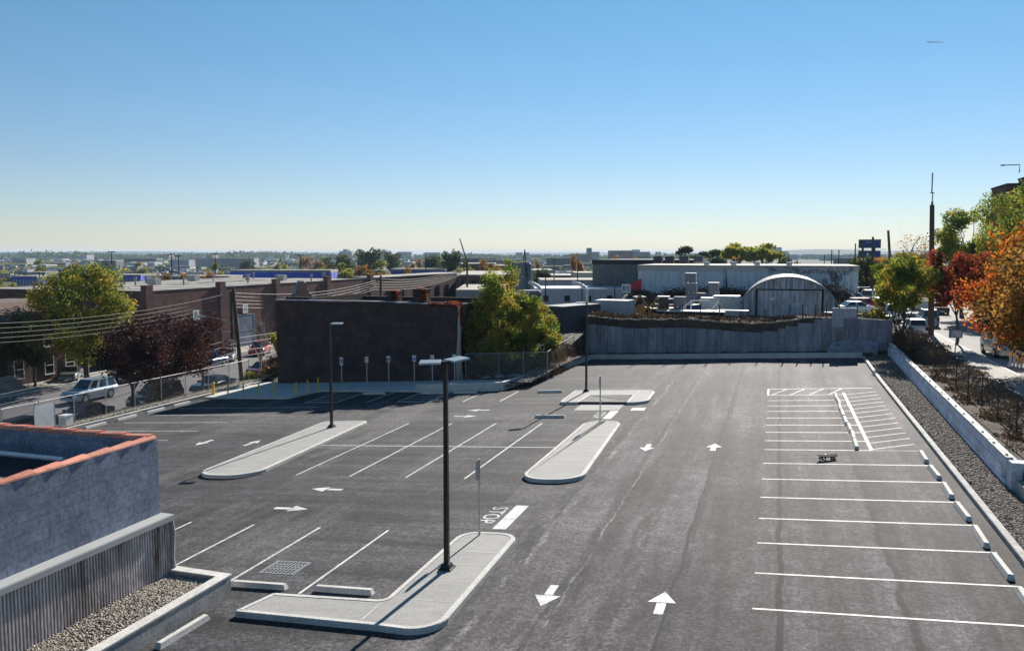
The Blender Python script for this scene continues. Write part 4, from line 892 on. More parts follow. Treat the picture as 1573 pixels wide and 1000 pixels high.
# ================================================================== FAR CONCRETE PANEL WALL
ew = thing('concrete_wall', 'tall concrete panel wall closing the far end of the car park', 'wall', (-4, 76.5, -.3))
pn = MB(); x = -17.2; i = 0
dirx = Vector((25.5, 74.9 - 78.3)).normalized()
while x < 8.9:
    wd = R.choice((.62, .8, 1.0, 1.15, 1.3)); a = Vector((x, wall_y(x))); b = a + dirx * (wd - .03)
    nrm = Vector((dirx.y, -dirx.x)) * R.uniform(0, .035)
    tp = wtop(x) - .72 * (1 - ss(-3, 5, x)) - .06 + R.uniform(-.03, .03)
    pn.prism([(a.x + nrm.x, a.y + nrm.y), (b.x + nrm.x, b.y + nrm.y), (b.x, b.y + .3), (a.x, a.y + .3)], K * x - .4, tp); x += wd * dirx.x
part(pn, 'wall_panel', 'oldconc', ew)
cpp = MB(); vv = []
for i_ in range(53):
    xx = -17.3 + i_ * .5; z = wtop(xx) + R.uniform(-.06, .06) - .25 * ss(3, 6, xx)
    for dy, zz in ((.1, 1.3), (.12, z - .05), (.3, z), (.95, z + .04), (1.2, 1.9)): vv.append((xx, wall_y(xx) + dy, zz))
cpp.add(vv, [(i_ * 5 + k, i_ * 5 + 5 + k, i_ * 5 + 6 + k, i_ * 5 + 1 + k) for i_ in range(52) for k in range(4)])
for xx in []:
    z = wtop(xx); 
    a = Vector((xx, wall_y(xx) + .16)); b = a + dirx * 1.95
    cpp.prism([(a.x, a.y), (b.x, b.y), (b.x, b.y + .9), (a.x, a.y + .9)], 1.2, z + R.uniform(-.05, .08))
part(cpp, 'earth_edge', 'soil', ew)
for i, xx in enumerate((-11.0, -8.2, -6.6, -4.9, -3.1, -1.0, 1.0, 2.1, 3.1, 4.0, 5.0, 6.4)):
    y = wall_y(xx) + .8; z0 = wtop(xx) - .1
    t = tag(MB().tube([(0, 0, 0), (R.uniform(-.04, .04), 0, R.uniform(1.1, 1.6))], .05, 6).build('fence_post', 'wood', loc=(xx, y, z0)), 'dark fence post on top of the concrete wall, %s from the left' % ORD[i], 'fence post', 'posts along the top of the concrete wall')
q = atY(1296, 477, 76.2); tag(MB().box(-.95, .95, -.1, .1, -.95, .6).build('sheet_board', 'contwhite', loc=(q.x, 75.4, 3.6)), 'pale blue sheet panel standing on the right part of the concrete wall', 'panel')
sl = MB(); sl.add([(-1.9, -.5, .25), (1.9, -.7, .35), (2.1, .3, .9), (.4, .5, 1.15), (-1.4, .4, .8)], [(0, 1, 2, 3, 4)]); sl.add([(-1.9, -.5, -.2), (1.9, -.7, -.2), (1.9, -.7, .35), (-1.9, -.5, .25)], [(0, 1, 2, 3)]); sl.add([(1.9, -.7, -.2), (2.1, .3, -.2), (2.1, .3, .9), (1.9, -.7, .35)], [(0, 1, 2, 3)])
q = atY(1345, 540, 75.2)
tag(sl.build('concrete_slab', 'oldconc', loc=(5.9, 74.3, .6)), 'broken concrete slab leaning at the right end of the far wall', 'slab')
# ================================================================== PALE BLOCK RETAINING WALL
bw = thing('block_wall', 'long pale concrete block retaining wall right of the gravel', 'wall', (8.3, 53, .5))
def wy(y): return 7.87 + (max(0, y - 34) * .02)
b1 = MB(); ys_ = list(np.arange(33.3, 74.6, 1.02)); 
for c_ in range(3):
    for j in range(len(ys_) - 1):
        off = .5 if c_ % 2 else 0
        y0, y1 = ys_[j] + off, ys_[j + 1] + off - .015
        base = K * 8.2 - .12
        zt = base + (c_ + 1) * .37
        d = R.uniform(0, .02) + (2 - c_) * -.02
        b1.prism([(wy(y0) + d, y0), (wy(y1) + d, y1), (wy(y1) + .34, y1), (wy(y0) + .34, y0)], base + c_ * .37 + .006, zt)
b1.box(7.9, 11.5, 32.7, 33.25, .2, K * 8.2 + .99)
MT['pblock'] = mat('split face block', (.70, .725, .80), (.53, .55, .61), 1.2, .9, fine=9, isl=.14, mode='world', bmp=.6, bd=.03)
part(b1, 'block_course', 'pblock', bw)
b2 = MB()
for j in range(len(ys_) - 1):
    y0, y1 = ys_[j], ys_[j + 1] - .02
    b2.prism([(wy(y0) - .02, y0), (wy(y1) - .02, y1), (wy(y1) + .22, y1), (wy(y0) + .22, y0)], K * 8.2 + .995, K * 8.2 + 1.05 + R.uniform(0, .02))
    if j % 2 == 0: b2.box(wy(y0) + .04, wy(y0) + .12, y0 + .3, y0 + .38, K * 8.2 + 1.05, K * 8.2 + 1.12)
part(b2, 'coping', 'concrete', bw)
dk_ = thing('low_block_wall', 'dark shaded block wall end at the right edge of the frame', 'wall', (8.6, 30.6, .5))
part(MB().box(8.0, 9.0, 31.2, 32.5, .2, .95).box(9.02, 12, 30.3, 31.1, .2, .8), 'block', 'wallconc', dk_)
# ================================================================== FENCES
def chain_fence(label, pts, h, zf, post_m, link, group='chain link fences', r=.03, top=True, mid=False, n_post=None):
    t = thing('chain_link_fence', label, 'fence', (pts[0][0], pts[0][1], zf(*pts[0])), group=group)
    L0 = Vector((pts[0][0], pts[0][1], zf(*pts[0])))
    for p in pts:
        z = zf(*p); MB().tube([Vector((p[0], p[1], z - .1)) - L0, Vector((p[0], p[1], z + h + .05)) - L0], r, 8).build('post', post_m, t)
    if top: MB().tube([Vector((p[0], p[1], zf(*p) + h)) - L0 for p in pts], r * .8, 6).build('top_rail', post_m, t)
    if mid: MB().tube([Vector((p[0], p[1], zf(*p) + .12)) - L0 for p in pts], r * .6, 6).build('bottom_rail', post_m, t)
    m = MB(); n = len(pts); m.add([Vector((p[0], p[1] - .04, zf(*p) + z)) - L0 for p in pts for z in (.05, h)], [(2 * i, 2 * i + 2, 2 * i + 3, 2 * i + 1) for i in range(n - 1)])
    m.build('wire_mesh', link, t); return t
chain_fence('chain link fence between the left street and the car park', [(-45.5, y) for y in np.arange(34, 68, 2.85)], 2.0, lambda x, y: -2.85, 'galv', 'link', mid=True)
chain_fence('chain link fence in front of the leafy trees', [(-23.55, 62.7), (-20.75, 62.6), (-18.7, 62.5), (-16.75, 62.4)], 2.15, lambda x, y: K * x + .05, 'galv', 'link')
chain_fence('chain link fence running back up the mound', [(-16.75, 62.42), (-16.95, 65.0), (-17.2, 69.5), (-17.5, 74.5)], 2.15, lambda x, y: K * x + .05 + .1 * (y - 62) * .2, 'galv', 'linkblack')
chain_fence('dark chain link fence on the bank above the block wall', [(9.45 + .0 * k, y) for k, y in enumerate(np.arange(32.5, 76, 3.1))], 1.7, lambda x, y: 1.3, 'black', 'linkblack', top=False)
chain_fence('low silver railing fence at the bottom of the street side', [(-50.2, y) for y in (38.5, 41.2, 43.9, 46.6)], 1.1, lambda x, y: -4.1 + 1.2, 'galv', 'link')
t = thing('fence_banner', 'blank white banner board hung on the street fence', 'sign', (-45.42, 42.9, -1.9))
def bann():
    q = MB(); q.box(-.03, 0, -.8, .8, -.75, .8); return q
bann().build('board', 'white', t); MB().box(-.035, .005, -.83, -.8, -.77, .82).box(-.035, .005, .8, .83, -.77, .82).build('edging', 'galv', t)
t = thing('utility_box', 'small white cabinet standing by the left kerb', 'cabinet', (-44.7, 43.9, -2.65))
MB().box(-.3, .3, -.3, .3, 0, .7).build('body', 'white', t); MB().box(-.34, .34, -.34, .34, .701, .76).build('lid', 'offwhite', t); MB().box(-.2, .2, -.312, -.301, .15, .6).build('door', 'offwhite', t)
t = thing('metal_sheet_fence', 'corrugated blue grey sheet panel at the right edge above the block wall', 'fence', (10.2, 33.3, 1.2))
q = MB(); pr = [(-.8 + .05 * k, (-.02 if k % 2 else .02)) for k in range(40)]; q.prism(pr + [(1.15, .06), (-.8, .06)], 0, 1.9); q.build('sheet', 'contwhite', t); MB().box(-.88, -.8, 0, .12, 0, 2.0).build('post', 'galv', t)
t = thing('white_fence', 'peeling white board fence panel beside the silver minivan', 'fence', (15.8, 63.6, 1.1))
q = MB()
for k in range(9): q.box(k * .22 - .9, k * .22 - .75, -.02, .02, 0, 1.45 + .03 * (k % 2))
q.build('board', 'white', t); MB().box(-.95, 1.1, .021, .06, .3, .4).box(-.95, 1.1, .021, .06, 1.1, 1.2).build('rail', 'offwhite', t)
# ================================================================== WAREHOUSE along the left street
wh = thing('brick_warehouse', 'long brown brick warehouse with pale flat roof beyond the left street', 'warehouse', (-90, 130, -4.2))
WT = 4.25
MTp = MT
mw = MB(); mw.box(-71.4, -71, 82.3, 144, -4.4, WT).box(-104, -71.4, 82.3, 82.7, -4.4, WT).box(-104, -71.4, 143.6, 144, -4.4, WT - .2).box(-104.4, -104, 82.3, 144, -4.4, WT - .2)
part(mw, 'wall', 'brickware', wh)
part(MB().box(-104, -71.4, 82.7, 143.6, WT - 1.0, WT - .25), 'roof', 'roofwhite', wh)
part(MB().box(-71.45, -70.95, 82.25, 144.1, WT, WT + .09).box(-104.4, -71.46, 82.25, 82.75, WT, WT + .09), 'coping', 'roofgrey', wh)
for y in (82.5, 96.4, 109.5, 124.5, 140): part(MB().box(-71.5, -70.75, y - .6, y + .6, -4.4, WT + .75), 'pier', 'brickware', wh)
for (y0, y1, z0, z1, kind) in ((88.9, 93.6, -4.15, .05, 'open'), (99.2, 103.6, -4.15, .2, 'shut'), (104.4, 105.4, -4.15, -1.6, 'open'), (96.9, 98.6, -4.15, -1.9, 'pane'), (111, 112.4, -.6, 1.7, 'pane'), (117, 118.6, -.6, 1.7, 'pane'), (130, 132, -4.1, 0, 'open'), (136, 137.2, -.6, 1.7, 'pane'), (85.2, 86.2, -.9, 1.3, 'pane')):
    d = part(MB().box(-71.3, -70.985, y0, y1, z0, z1), 'door' if z0 < -3 else 'window', 'dark' if kind == 'open' else ('cmu' if kind == 'shut' else 'gl'), wh)
    if kind != 'open': 
        f = MB(); f.box(-70.984, -70.95, y0 - .1, y0, z0, z1 + .1).box(-70.984, -70.95, y1, y1 + .1, z0, z1 + .1).box(-70.984, -70.95, y0, y1, z1, z1 + .1).box(-70.984, -70.955, y0, y1, (z0 + z1) / 2 - .04, (z0 + z1) / 2 + .04)
        f.v = [tuple(Vector(p) - wh.location) for p in f.v]; f.build('frame', 'galv', d)
rr = random.Random(3)
for i in range(16):
    x = -rr.uniform(75, 102); y = rr.uniform(88, 142); s = rr.uniform(.25, .5)
    part(MB().tube([(x, y, WT - .25), (x, y, WT + .7)], s * .35, 8).tube([(x, y, WT + .7), (x, y, WT + .95)], s * .6, 8), 'roof_vent', 'roofgrey', wh)
for (x, y) in ((-90, 106), (-84, 131), (-97, 124)): part(MB().box(x - .8, x + .8, y - .6, y + .6, WT - .2, WT + .75), 'roof_unit', 'galv', wh)
# white number plates on the wall
for txt, y, z, lb in (('R', 91.0, .9, 'square white plate lettered R above the open warehouse door'), ('12', 101.5, 1.05, 'small white plate with number 12 above the shut warehouse door')):
    t = thing('door_plate', lb, 'sign', (-70.96, y, z), group='white plates above the warehouse doors')
    MB().box(0, .05, -.6, .6, -.62, .62).build('plate', 'white', t)
    Mt = Matrix.Translation((.054, 0, 0)) @ Matrix.Rotation(PI2, 4, 'Z') @ Matrix.Rotation(PI2, 4, 'X')
    text_mesh(txt, 1.15 if len(txt) == 1 else .85, Mt, 'dark', 'lettering', t, .002)
rs = MB()
for k in range(8): rs.box(-103.9, -71.5, 86 + k * 7.0, 86.12 + k * 7.0, WT - .25, WT - .2)
rs.box(-88.1, -87.9, 82.8, 143.5, WT - .199, WT - .14); part(rs, 'roof_seam', 'roofgrey', wh)
w2 = thing('brick_annex', 'lower brick annex with flat roof continuing beyond the long warehouse', 'warehouse', (-80, 175, -4.2))
part(MB().box(-77, -71.1, 144.6, 186, -4.6, 4.2), 'wall', 'brickware', w2); part(MB().box(-77.1, -71.0, 144.5, 186.1, 4.2, 4.35), 'roof', 'roofwhite', w2)
for y in (147, 153, 160, 166, 171.5, 177): part(MB().box(-71.12, -71.0, y, y + 1.6, -.4, 1.8), 'window', 'gl', w2)
def block(name, label, cat, x0, x1, y0, y1, z0, z1, wm, rm, group=None, par=.25, wins=None, extra=None):
    t = thing(name, label, cat, ((x0 + x1) / 2, (y0 + y1) / 2, z0), group=group)
    part(MB().box(x0, x1, y0, y1, z0, z1), 'wall', wm, t)
    part(MB().box(x0 - .1, x1 + .1, y0 - .1, y1 + .1, z1, z1 + par), 'roof', rm, t)
    if wins:
        for (a, b, c0, c1) in wins: part(MB().box(a, b, y0 - .04, y0 + .1, c0, c1), 'window', 'gl', t)
    return t
# brick row house
hs = thing('row_house', 'brick row house with brown shingled roof behind the street trees', 'house', (-74, 64, -4.2))
part(MB().box(-79, -70.4, 54.2, 71, -4.4, 2.2), 'wall', 'brickhouse', hs)
rf = MB(); rf.add([(-70.0, 54, 2.2), (-70.0, 71.2, 2.2), (-73.0, 71.2, 3.9), (-73.0, 54, 3.9), (-79.2, 54, 3.9), (-79.2, 71.2, 3.9), (-70, 54, 2.05), (-70, 71.2, 2.05)], [(0, 1, 2, 3), (3, 2, 5, 4), (0, 6, 7, 1)]); rf.add([(-70.0, 54, 2.2), (-73, 54, 3.9), (-79.2, 54, 3.9), (-79.2, 54, 2.2)], [(0, 1, 2, 3)]); part(rf, 'roof', 'shingle', hs)
for y in (56, 59.6, 63.2, 66.8, 69.4):
    for z in (-.6, -3.4):
        wn = part(MB().box(-70.45, -70.37, y, y + 1.0, z, z + 1.7), 'window', 'gl', hs)
        f = MB(); f.box(-70.37, -70.33, y - .08, y, z, z + 1.7).box(-70.37, -70.33, y + 1, y + 1.08, z, z + 1.7).box(-70.37, -70.33, y, y + 1, z + .82, z + .9).box(-70.37, -70.25, y - .1, y + 1.1, z - .12, z); f.v = [tuple(Vector(p) - hs.location) for p in f.v]; f.build('frame', 'white', wn)
part(MB().box(-70.45, -70.36, 61.3, 62.4, -3.0, -.9), 'door', 'dark', hs)
stt = thing('entry_steps', 'pale stone entry steps with a handrail before the row house', 'steps', (-69.5, 61.9, -4.1))
q = MB()
for k in range(5): q.box(-70.36, -68.4 - 0 + .0 - k * .35, 61.2, 62.6, -4.1 + k * .22, -4.1 + (k + 1) * .22 - .002)
part(q, 'tread', 'sidewalk', stt)
part(MB().tube([(-68.2, 62.65, -3.1), (-70.2, 62.65, -2.0)], .03, 6).tube([(-68.2, 62.65, -4.1), (-68.2, 62.65, -3.1)], .03, 6), 'handrail', 'galv', stt)
# ================================================================== YARD BUILDINGS
rb = thing('ribbed_building', 'long low building clad in pale ribbed sheet behind the yard', 'building', (-4, 120, 2))
part(MB().box(-18, 9.6, 114, 132, 1.5, 7.05), 'wall', 'corr', rb)
part(MB().box(-18.1, 9.7, 113.86, 132.1, 7.05, 7.2), 'roof', 'roofwhite', rb)
part(MB().box(-18.05, 9.65, 113.93, 113.99, 6.45, 7.04), 'fascia', 'galv', rb)
for x in (-9.5, -6, -3.0, 1): part(MB().box(x, x + .7, 116, 116.7, 7.2, 7.65), 'roof_vent', 'offwhite', rb)
t = thing('wall_graffiti', 'dark faded lettering reading CAPITAL high on the ribbed wall', 'graffiti', (-.2, 113.9, 6.0))
q = atY(1249, 418, 113.9)
MT['graf'] = mat('faded spray paint', (.07, .08, .12), (.14, .15, .2), 4, .8)
o = text_mesh('CAPITAL', .8, Matrix.Translation((q.x + .2, 0, q.z - 6.0)) @ Matrix.Rotation(PI2, 4, 'X') @ Matrix.Diagonal((1.35, 1, 1, 1)), 'graf', 'lettering', t, .004)
def scribble(x0, z0, w_, h_, n, seed, m='graf', y=113.9, nm='wall_graffiti', label='', r_=.035):
    rr = random.Random(seed); t = thing(nm, label, 'graffiti', (x0, y, z0), group='sprayed tags on the ribbed wall'); s = MB()
    for k in range(n):
        a = Vector((rr.uniform(0, w_), rr.uniform(0, h_))); pts = []
        ph = rr.uniform(0, 6.28); rx_ = rr.uniform(.1, .35) * w_ * .6; rz_ = rr.uniform(.2, .45) * h_
        for j in range(8): pts.append((a.x + rx_ * math.sin(ph + j * .6), -.02, a.y + rz_ * math.cos(ph * 1.3 + j * .8)))
        for j in range(7):
            p, q2 = Vector(pts[j]), Vector(pts[j + 1]); d = (q2 - p); nn = Vector((-d.z, 0, d.x)).normalized() * r_
            s.add([p - nn, q2 - nn, q2 + nn, p + nn], [(0, 1, 2, 3)])
    s.build('stroke', m, t)
for px, py, w_, h_, n, sd, lb in ((1274, 432, 1.6, 1.5, 16, 1, 'dense dark sprayed tag right of the word CAPITAL'), (1298, 420, .8, .7, 7, 2, 'small dark sprayed tag near the right end of the ribbed wall'), (1180, 418, 3.4, .6, 9, 3, 'row of thin sprayed marks left of the word CAPITAL'), (1262, 437, 1.2, .7, 6, 4, 'low sprayed scrawl under the word CAPITAL'), (1106, 440, 1.0, 2.2, 5, 5, 'tall faint scrawl in the middle of the ribbed wall')):
    q = atY(px, py, 113.9); scribble(q.x, q.z, w_, h_, n, sd, label=lb)
gg = block('render_building', 'grey green rendered building with a dark roof band left of the ribbed one', 'building', -28.7, -12.5, 135, 160, 0, 7.0, 'greengrey', 'roofdark', par=.75)
for i, x in enumerate((-18.6, -16.8, -14.6, -12.4)):
    t = thing('roof_cooler', 'dark boxy cooling unit on the roofs behind the ribbed wall, %s from the left' % ORD[i], 'roof unit', (x + .6, 134, 7.3), group='cooling units on the roof')
    MB().box(-.7, .7, -.5, .5, .15, 1.0).build('casing', 'contdark', t); MB().box(-.7, -.6, -.4, .4, 0, .15).box(.6, .7, -.4, .4, 0, .15).build('foot', 'galv', t); MB().tube([(0, 0, 1.0), (0, 0, 1.08)], .4, 12).build('fan_ring', 'galv', t)
# red and white tag
t = thing('wall_graffiti', 'red and white lettered tag on a small panel left of the ribbed building', 'graffiti', (-20.2, 113.6, 5.0))
q = atY(975, 438, 113.6)
MB().add([(-1.4, 0, -1.3), (.0, 0, -1.3), (.0, 0, .9), (-1.4, 0, .2), (-1.4, .08, -1.3), (0, .08, -1.3), (0, .08, .9), (-1.4, .08, .2)], [(0, 1, 2, 3), (7, 6, 5, 4), (0, 3, 7, 4), (3, 2, 6, 7), (1, 5, 6, 2), (0, 4, 5, 1)]).build('red_panel', 'red', t)
MB().box(-2.6, -1.42, -.02, .02, -1.0, .1).build('white_panel', 'white', t)
MB().box(-2.45, -2.2, -.04, -.021, -.8, -.1).box(-2.05, -1.95, -.04, -.021, -.8, -.1).box(-1.75, -1.6, -.04, -.021, -.8, -.1).build('stroke', 'graf', t)
t.location = (q.x + .9, 113.4, q.z)
# Quonset hut
hut = thing('quonset_hut', 'arched corrugated metal hut with sliding doors in the yard', 'hut', (1.1, 94, 1.9))
HW, HH, HD = 5.15, 4.3, 14
arc = [(-HW * math.cos(math.pi * k / 28), HH * math.sin(math.pi * k / 28) ** .93) for k in range(29)]
f = MB(); n = len(arc); f.add([(x, 0, z) for x, z in arc] + [(x, .1, z) for x, z in arc], [tuple(range(n - 1, -1, -1)), tuple(range(n, 2 * n))]); f.build('front_wall', 'corrgrey', hut)
s = MB()
for k in range(n - 1):
    x0, z0 = arc[k]; x1, z1 = arc[k + 1]
    s.add([(x0 * 1.02, -.25, z0 * 1.02 + .02), (x1 * 1.02, -.25, z1 * 1.02 + .02), (x1 * 1.02, HD, z1 * 1.02 + .02), (x0 * 1.02, HD, z0 * 1.02 + .02)], [(0, 3, 2, 1)])
    s.add([(x0, -.25, z0), (x1, -.25, z1), (x1 * 1.02, -.25, z1 * 1.02 + .02), (x0 * 1.02, -.25, z0 * 1.02 + .02)], [(0, 1, 2, 3)])
s.build('arched_roof', corr_mat('arched sheet', (.30, .31, .33), (.22, .23, .25), .25, 'y', .8), hut)
for x0, x1 in ((-3.1, -1.2), (-1.18, 1.0), (1.02, 3.3)): MB().box(x0, x1, -.09, -.03, 0, 2.95).build('door', 'corrgrey', hut)
MB().box(-3.3, 3.5, -.14, -.02, 2.96, 3.08).box(-3.3, -3.12, -.12, -.03, 0, 2.95).box(3.32, 3.5, -.12, -.03, 0, 2.95).build('door_frame', 'dark', hut)
pn = MB()
for x in np.arange(-4.6, 4.7, .62):
    z = HH * max(0, 1 - (x / HW) ** 2) ** .5; pn.box(x - .03, x + .03, -.05, -.002, 3.1 if abs(x) < 3.5 else 0, max(.2, z * .95))
pn.build('ribs', 'tank', hut)
MB().box(-1.9, -1.4, -.12, -.095, 1.9, 2.15).build('notice', 'white', hut); MB().box(.6, 1.2, -.12, -.095, 1.2, 1.6).build('notice', 'offwhite', hut)
MB().tube([(-.6, -.35, 3.5), (-.6, 0, 3.6)], .15, 8).build('lamp', 'white', hut)
# containers, cabins, crates
def container(label, loc, rz, L_, W_, H_, m, top=None, name='container', cat='container', door=True):
    t = thing(name, label, cat, loc, rz)
    MB().box(-W_ / 2, W_ / 2, -L_ / 2, L_ / 2, .12, H_).build('body', m, t)
    for sx in (-1, 1):
        for sy in (-1, 1): MB().box(sx * W_ / 2 - .06, sx * W_ / 2 + .06, sy * L_ / 2 - .06, sy * L_ / 2 + .06, 0, H_ + .02).build('corner_post', m, t)
    MB().box(-W_ / 2 - .03, W_ / 2 + .03, -L_ / 2 - .03, L_ / 2 + .03, H_ + .021, H_ + .08).build('roof', top or 'roofgrey', t)
    if door:
        MB().box(-W_ / 2 + .15, -.02, -L_ / 2 - .035, -L_ / 2 - .002, .25, H_ - .15).box(.02, W_ / 2 - .15, -L_ / 2 - .035, -L_ / 2 - .002, .25, H_ - .15).build('door', m, t)
    return t
q = atY(878, 470, 78.5)
container('dark grey shipping container perched behind the leafy trees', (-19.1, 80.2, 1.1), rad(-22), 6.1, 2.5, 2.6, 'contdark', 'roofgrey')
q = atY(940, 470, 84)
container('white container behind the left end of the concrete wall', (q.x + .2, 84.4, 2.1), rad(83), 3.4, 2.3, 1.9, 'contwhite', 'offwhite', door=False)
q = atY(1116, 470, 92)
container('low pale cabin with a flat white roof left of the arched hut', (q.x, 92.5, 2.1), rad(86), 2.6, 2.2, 2.1, 'contwhite', 'white', name='site_cabin', cat='cabin')
q = atY(1086, 470, 90)
container('small pale box unit between the stack of crates and the cabin', (q.x, 90, 2.1), rad(90), 1.2, 1.0, 2.0, 'offwhite', 'white', name='box_unit', cat='box', door=False)
CR = ((1044, 88, 0), (1044, 88, 1), (1061, 96, 0), (1061, 96, 1), (1061, 96, 2), (1061, 96, 3), (1078, 97, 0), (1078, 97, 1), (1096, 99, 0), (1096, 99, 1), (1096, 99, 2))
CL = ['grey crate at the bottom of the left stack', 'grey crate on top of the left stack', 'grey crate at the bottom of the tallest stack', 'grey crate second from the bottom of the tallest stack', 'grey crate third from the bottom of the tallest stack', 'grey crate topping the tallest stack', 'grey crate at the bottom of the short stack right of the tallest', 'grey crate on top of the short stack right of the tallest', 'grey crate at the bottom of the rightmost stack', 'grey crate in the middle of the rightmost stack', 'grey crate topping the rightmost stack']
for (px, Y, k), lb in zip(CR, CL):
    q = atY(px, 470, Y); z = 2.1 + k * 1.12; s = 1.15
    t = thing('crate', lb, 'crate', (q.x + R.uniform(-.05, .05), Y, z), R.uniform(-.05, .05), 'stacked grey crates in the yard')
    MB().box(-s / 2, s / 2, -s / 2, s / 2, .1, 1.08).build('box', 'greybox', t)
    MB().box(-s / 2, -s / 2 + .12, -s / 2, s / 2, 0, .1).box(s / 2 - .12, s / 2, -s / 2, s / 2, 0, .1).box(-.06, .06, -s / 2, s / 2, 0, .1).build('skid', 'wood', t)
    MB().box(-s / 2 - .02, s / 2 + .02, -s / 2 - .02, s / 2 + .02, 1.081, 1.11).build('lid', 'offwhite' if k > 1 else 'greybox', t)
# flatbed trailer, pipe frame
q = atY(1062, 488, 86)
t = thing('flatbed_trailer', 'long pale flatbed trailer parked behind the concrete wall', 'trailer', (q.x, 86, 2.1), 0)
MB().box(-3.3, 3.3, -1.1, 1.1, .85, .95).build('deck', 'offwhite', t); MB().box(-3.2, 3.2, -.4, .4, .5, .748).build('chassis', 'dark', t)
for x in (-2.2, -1.2, 2.4):
    for sy in (-.9, .9): MB().tube([(x, sy - .12, .4), (x, sy + .12, .4)], .4, 12).build('wheel', 'tyre', t)
MB().box(-3.32, -3.25, -1.1, 1.1, .95, 1.3).build('headboard', 'white', t)
t = thing('pipe_frame', 'bent white pipe frame standing on the flatbed trailer', 'frame', (q.x + .2, 86.2, 3.06), 0)
MB().tube([(-1.3, 0, 0), (-.3, 0, .95), (1.4, 0, 1.05), (1.5, 0, .9)], .07, 6).tube([(1.2, .1, .1), (1.7, .1, .1), (2.4, .1, .9)], .07, 6).tube([(-.3, .3, .95), (-.3, .3, 0)], .05, 6).build('pipe', 'white', t)
q = atY(1135, 486, 86)
t = thing('work_bench', 'pale cluttered bench beside the left foot of the arched hut', 'bench', (q.x - .6, 86.4, 2.1))
MB().box(-1.5, 1.5, -.4, .4, .95, 1.05).build('top', 'white', t)
for x in (-1.4, 1.4):
    for y in (-.3, .3): MB().box(x - .04, x + .04, y - .04, y + .04, 0, .95).build('leg', 'wood', t)
# backhoes
def digger(label, loc, rz, s=1.0, m='digger'):
    t = thing('backhoe', label, 'digger', loc, rz, 'yellow diggers in the yard')
    MB().box(-1.5 * s, 1.3 * s, -.6 * s, .6 * s, .55 * s, 1.25 * s, tx=.92).build('body', m, t)
    c = MB().box(-.5 * s, .6 * s, -.55 * s, .55 * s, 1.251 * s, 2.45 * s, tx=.85).build('cab', 'gl', t)
    MB().box(-.6 * s, .7 * s, -.62 * s, .62 * s, 2.46 * s, 2.58 * s).build('cab_roof', 'white', c)
    for x, r_ in ((-1.0, .55), (1.1, .4)):
        for sy in (-.68, .68):
            wl = MB().tube([(x * s, (sy - .14) * s, r_ * s), (x * s, (sy + .14) * s, r_ * s)], r_ * s, 16).build('wheel', 'tyre', t)
            MB().tube([(x * s, (sy - .15) * s, r_ * s), (x * s, (sy + .15) * s, r_ * s)], r_ * .5 * s, 12).build('rim', m, wl)
    b = MB().tube([(-1.5 * s, 0, 1.1 * s), (-2.3 * s, 0, 2.4 * s), (-2.7 * s, 0, 2.6 * s)], [.17 * s, .14 * s, .1 * s], 6).build('boom', m, t)
    MB().tube([(-2.65 * s, 0, 2.65 * s), (-3.4 * s, 0, 1.3 * s)], .11 * s, 6).build('stick', m, t)
    MB().add([(-3.5 * s, -.3 * s, 1.35 * s), (-3.2 * s, -.3 * s, 1.3 * s), (-3.1 * s, -.3 * s, .8 * s), (-3.6 * s, -.3 * s, .7 * s), (-3.5 * s, .3 * s, 1.35 * s), (-3.2 * s, .3 * s, 1.3 * s), (-3.1 * s, .3 * s, .8 * s), (-3.6 * s, .3 * s, .7 * s)], [(0, 1, 2, 3), (7, 6, 5, 4), (0, 4, 5, 1), (1, 5, 6, 2), (2, 6, 7, 3), (3, 7, 4, 0)]).build('bucket', 'dark', t)
    MB().tube([(1.2 * s, -.4 * s, .9 * s), (2.1 * s, -.4 * s, .6 * s)], .08 * s, 6).tube([(1.2 * s, .4 * s, .9 * s), (2.1 * s, .4 * s, .6 * s)], .08 * s, 6).build('loader_arm', m, t)
    MB().add([(2.1 * s, -.9 * s, .2 * s), (2.1 * s, .9 * s, .2 * s), (2.1 * s, .9 * s, .9 * s), (2.1 * s, -.9 * s, .9 * s), (2.7 * s, -.9 * s, .2 * s), (2.7 * s, .9 * s, .2 * s)], [(0, 1, 2, 3), (0, 4, 5, 1), (0, 3, 4), (1, 5, 2)]).build('loader_bucket', m, t)
q = atY(1010, 480, 86); digger('yellow backhoe with its boom folded up, right of the white container', (q.x + .5, 86.5, 2.05), rad(12), .92)
q = atY(985, 480, 90); digger('smaller yellow backhoe hard against the white container', (q.x, 89, 2.05), rad(-150), .85)
# silos
def silo(label, px, Y, r_, ztop, ladder=False):
    q = atY(px, 450, Y); zb = terr(q.x, Y); t = thing('silo', label, 'silo', (q.x, Y, zb), group='steel silos behind the leafy trees')
    MB().tube([(0, 0, 0), (0, 0, ztop - zb)], r_, 20).build('barrel', 'tank', t, smooth=False)
    MB().tube([(0, 0, ztop - zb), (0, 0, ztop - zb + .25)], [r_ * 1.03, r_ * .9], 20).build('lid', 'roofgrey', t)
    if ladder: MB().tube([(r_ + .1, -.2, 0), (r_ + .1, -.2, ztop - zb + .3)], .05, 5).tube([(r_ + .3, -.2, 0), (r_ + .3, -.2, ztop - zb + .3)], .05, 5).build('ladder', 'galv', t)
    return t
silo('tall square topped steel silo above the leafy trees', 801, 112, 1.35, 7.3, True)
silo('lower fat dark steel silo right of the tall one', 815, 100, 1.35, 4.0, True)
silo('short pale steel silo half hidden by the leaves', 790, 99, 1.2, 3.6)
q = atY(806, 430, 111)
t = thing('hoist_mast', 'black lattice hoist mast above the silos', 'mast', (q.x, 111, 5.5))
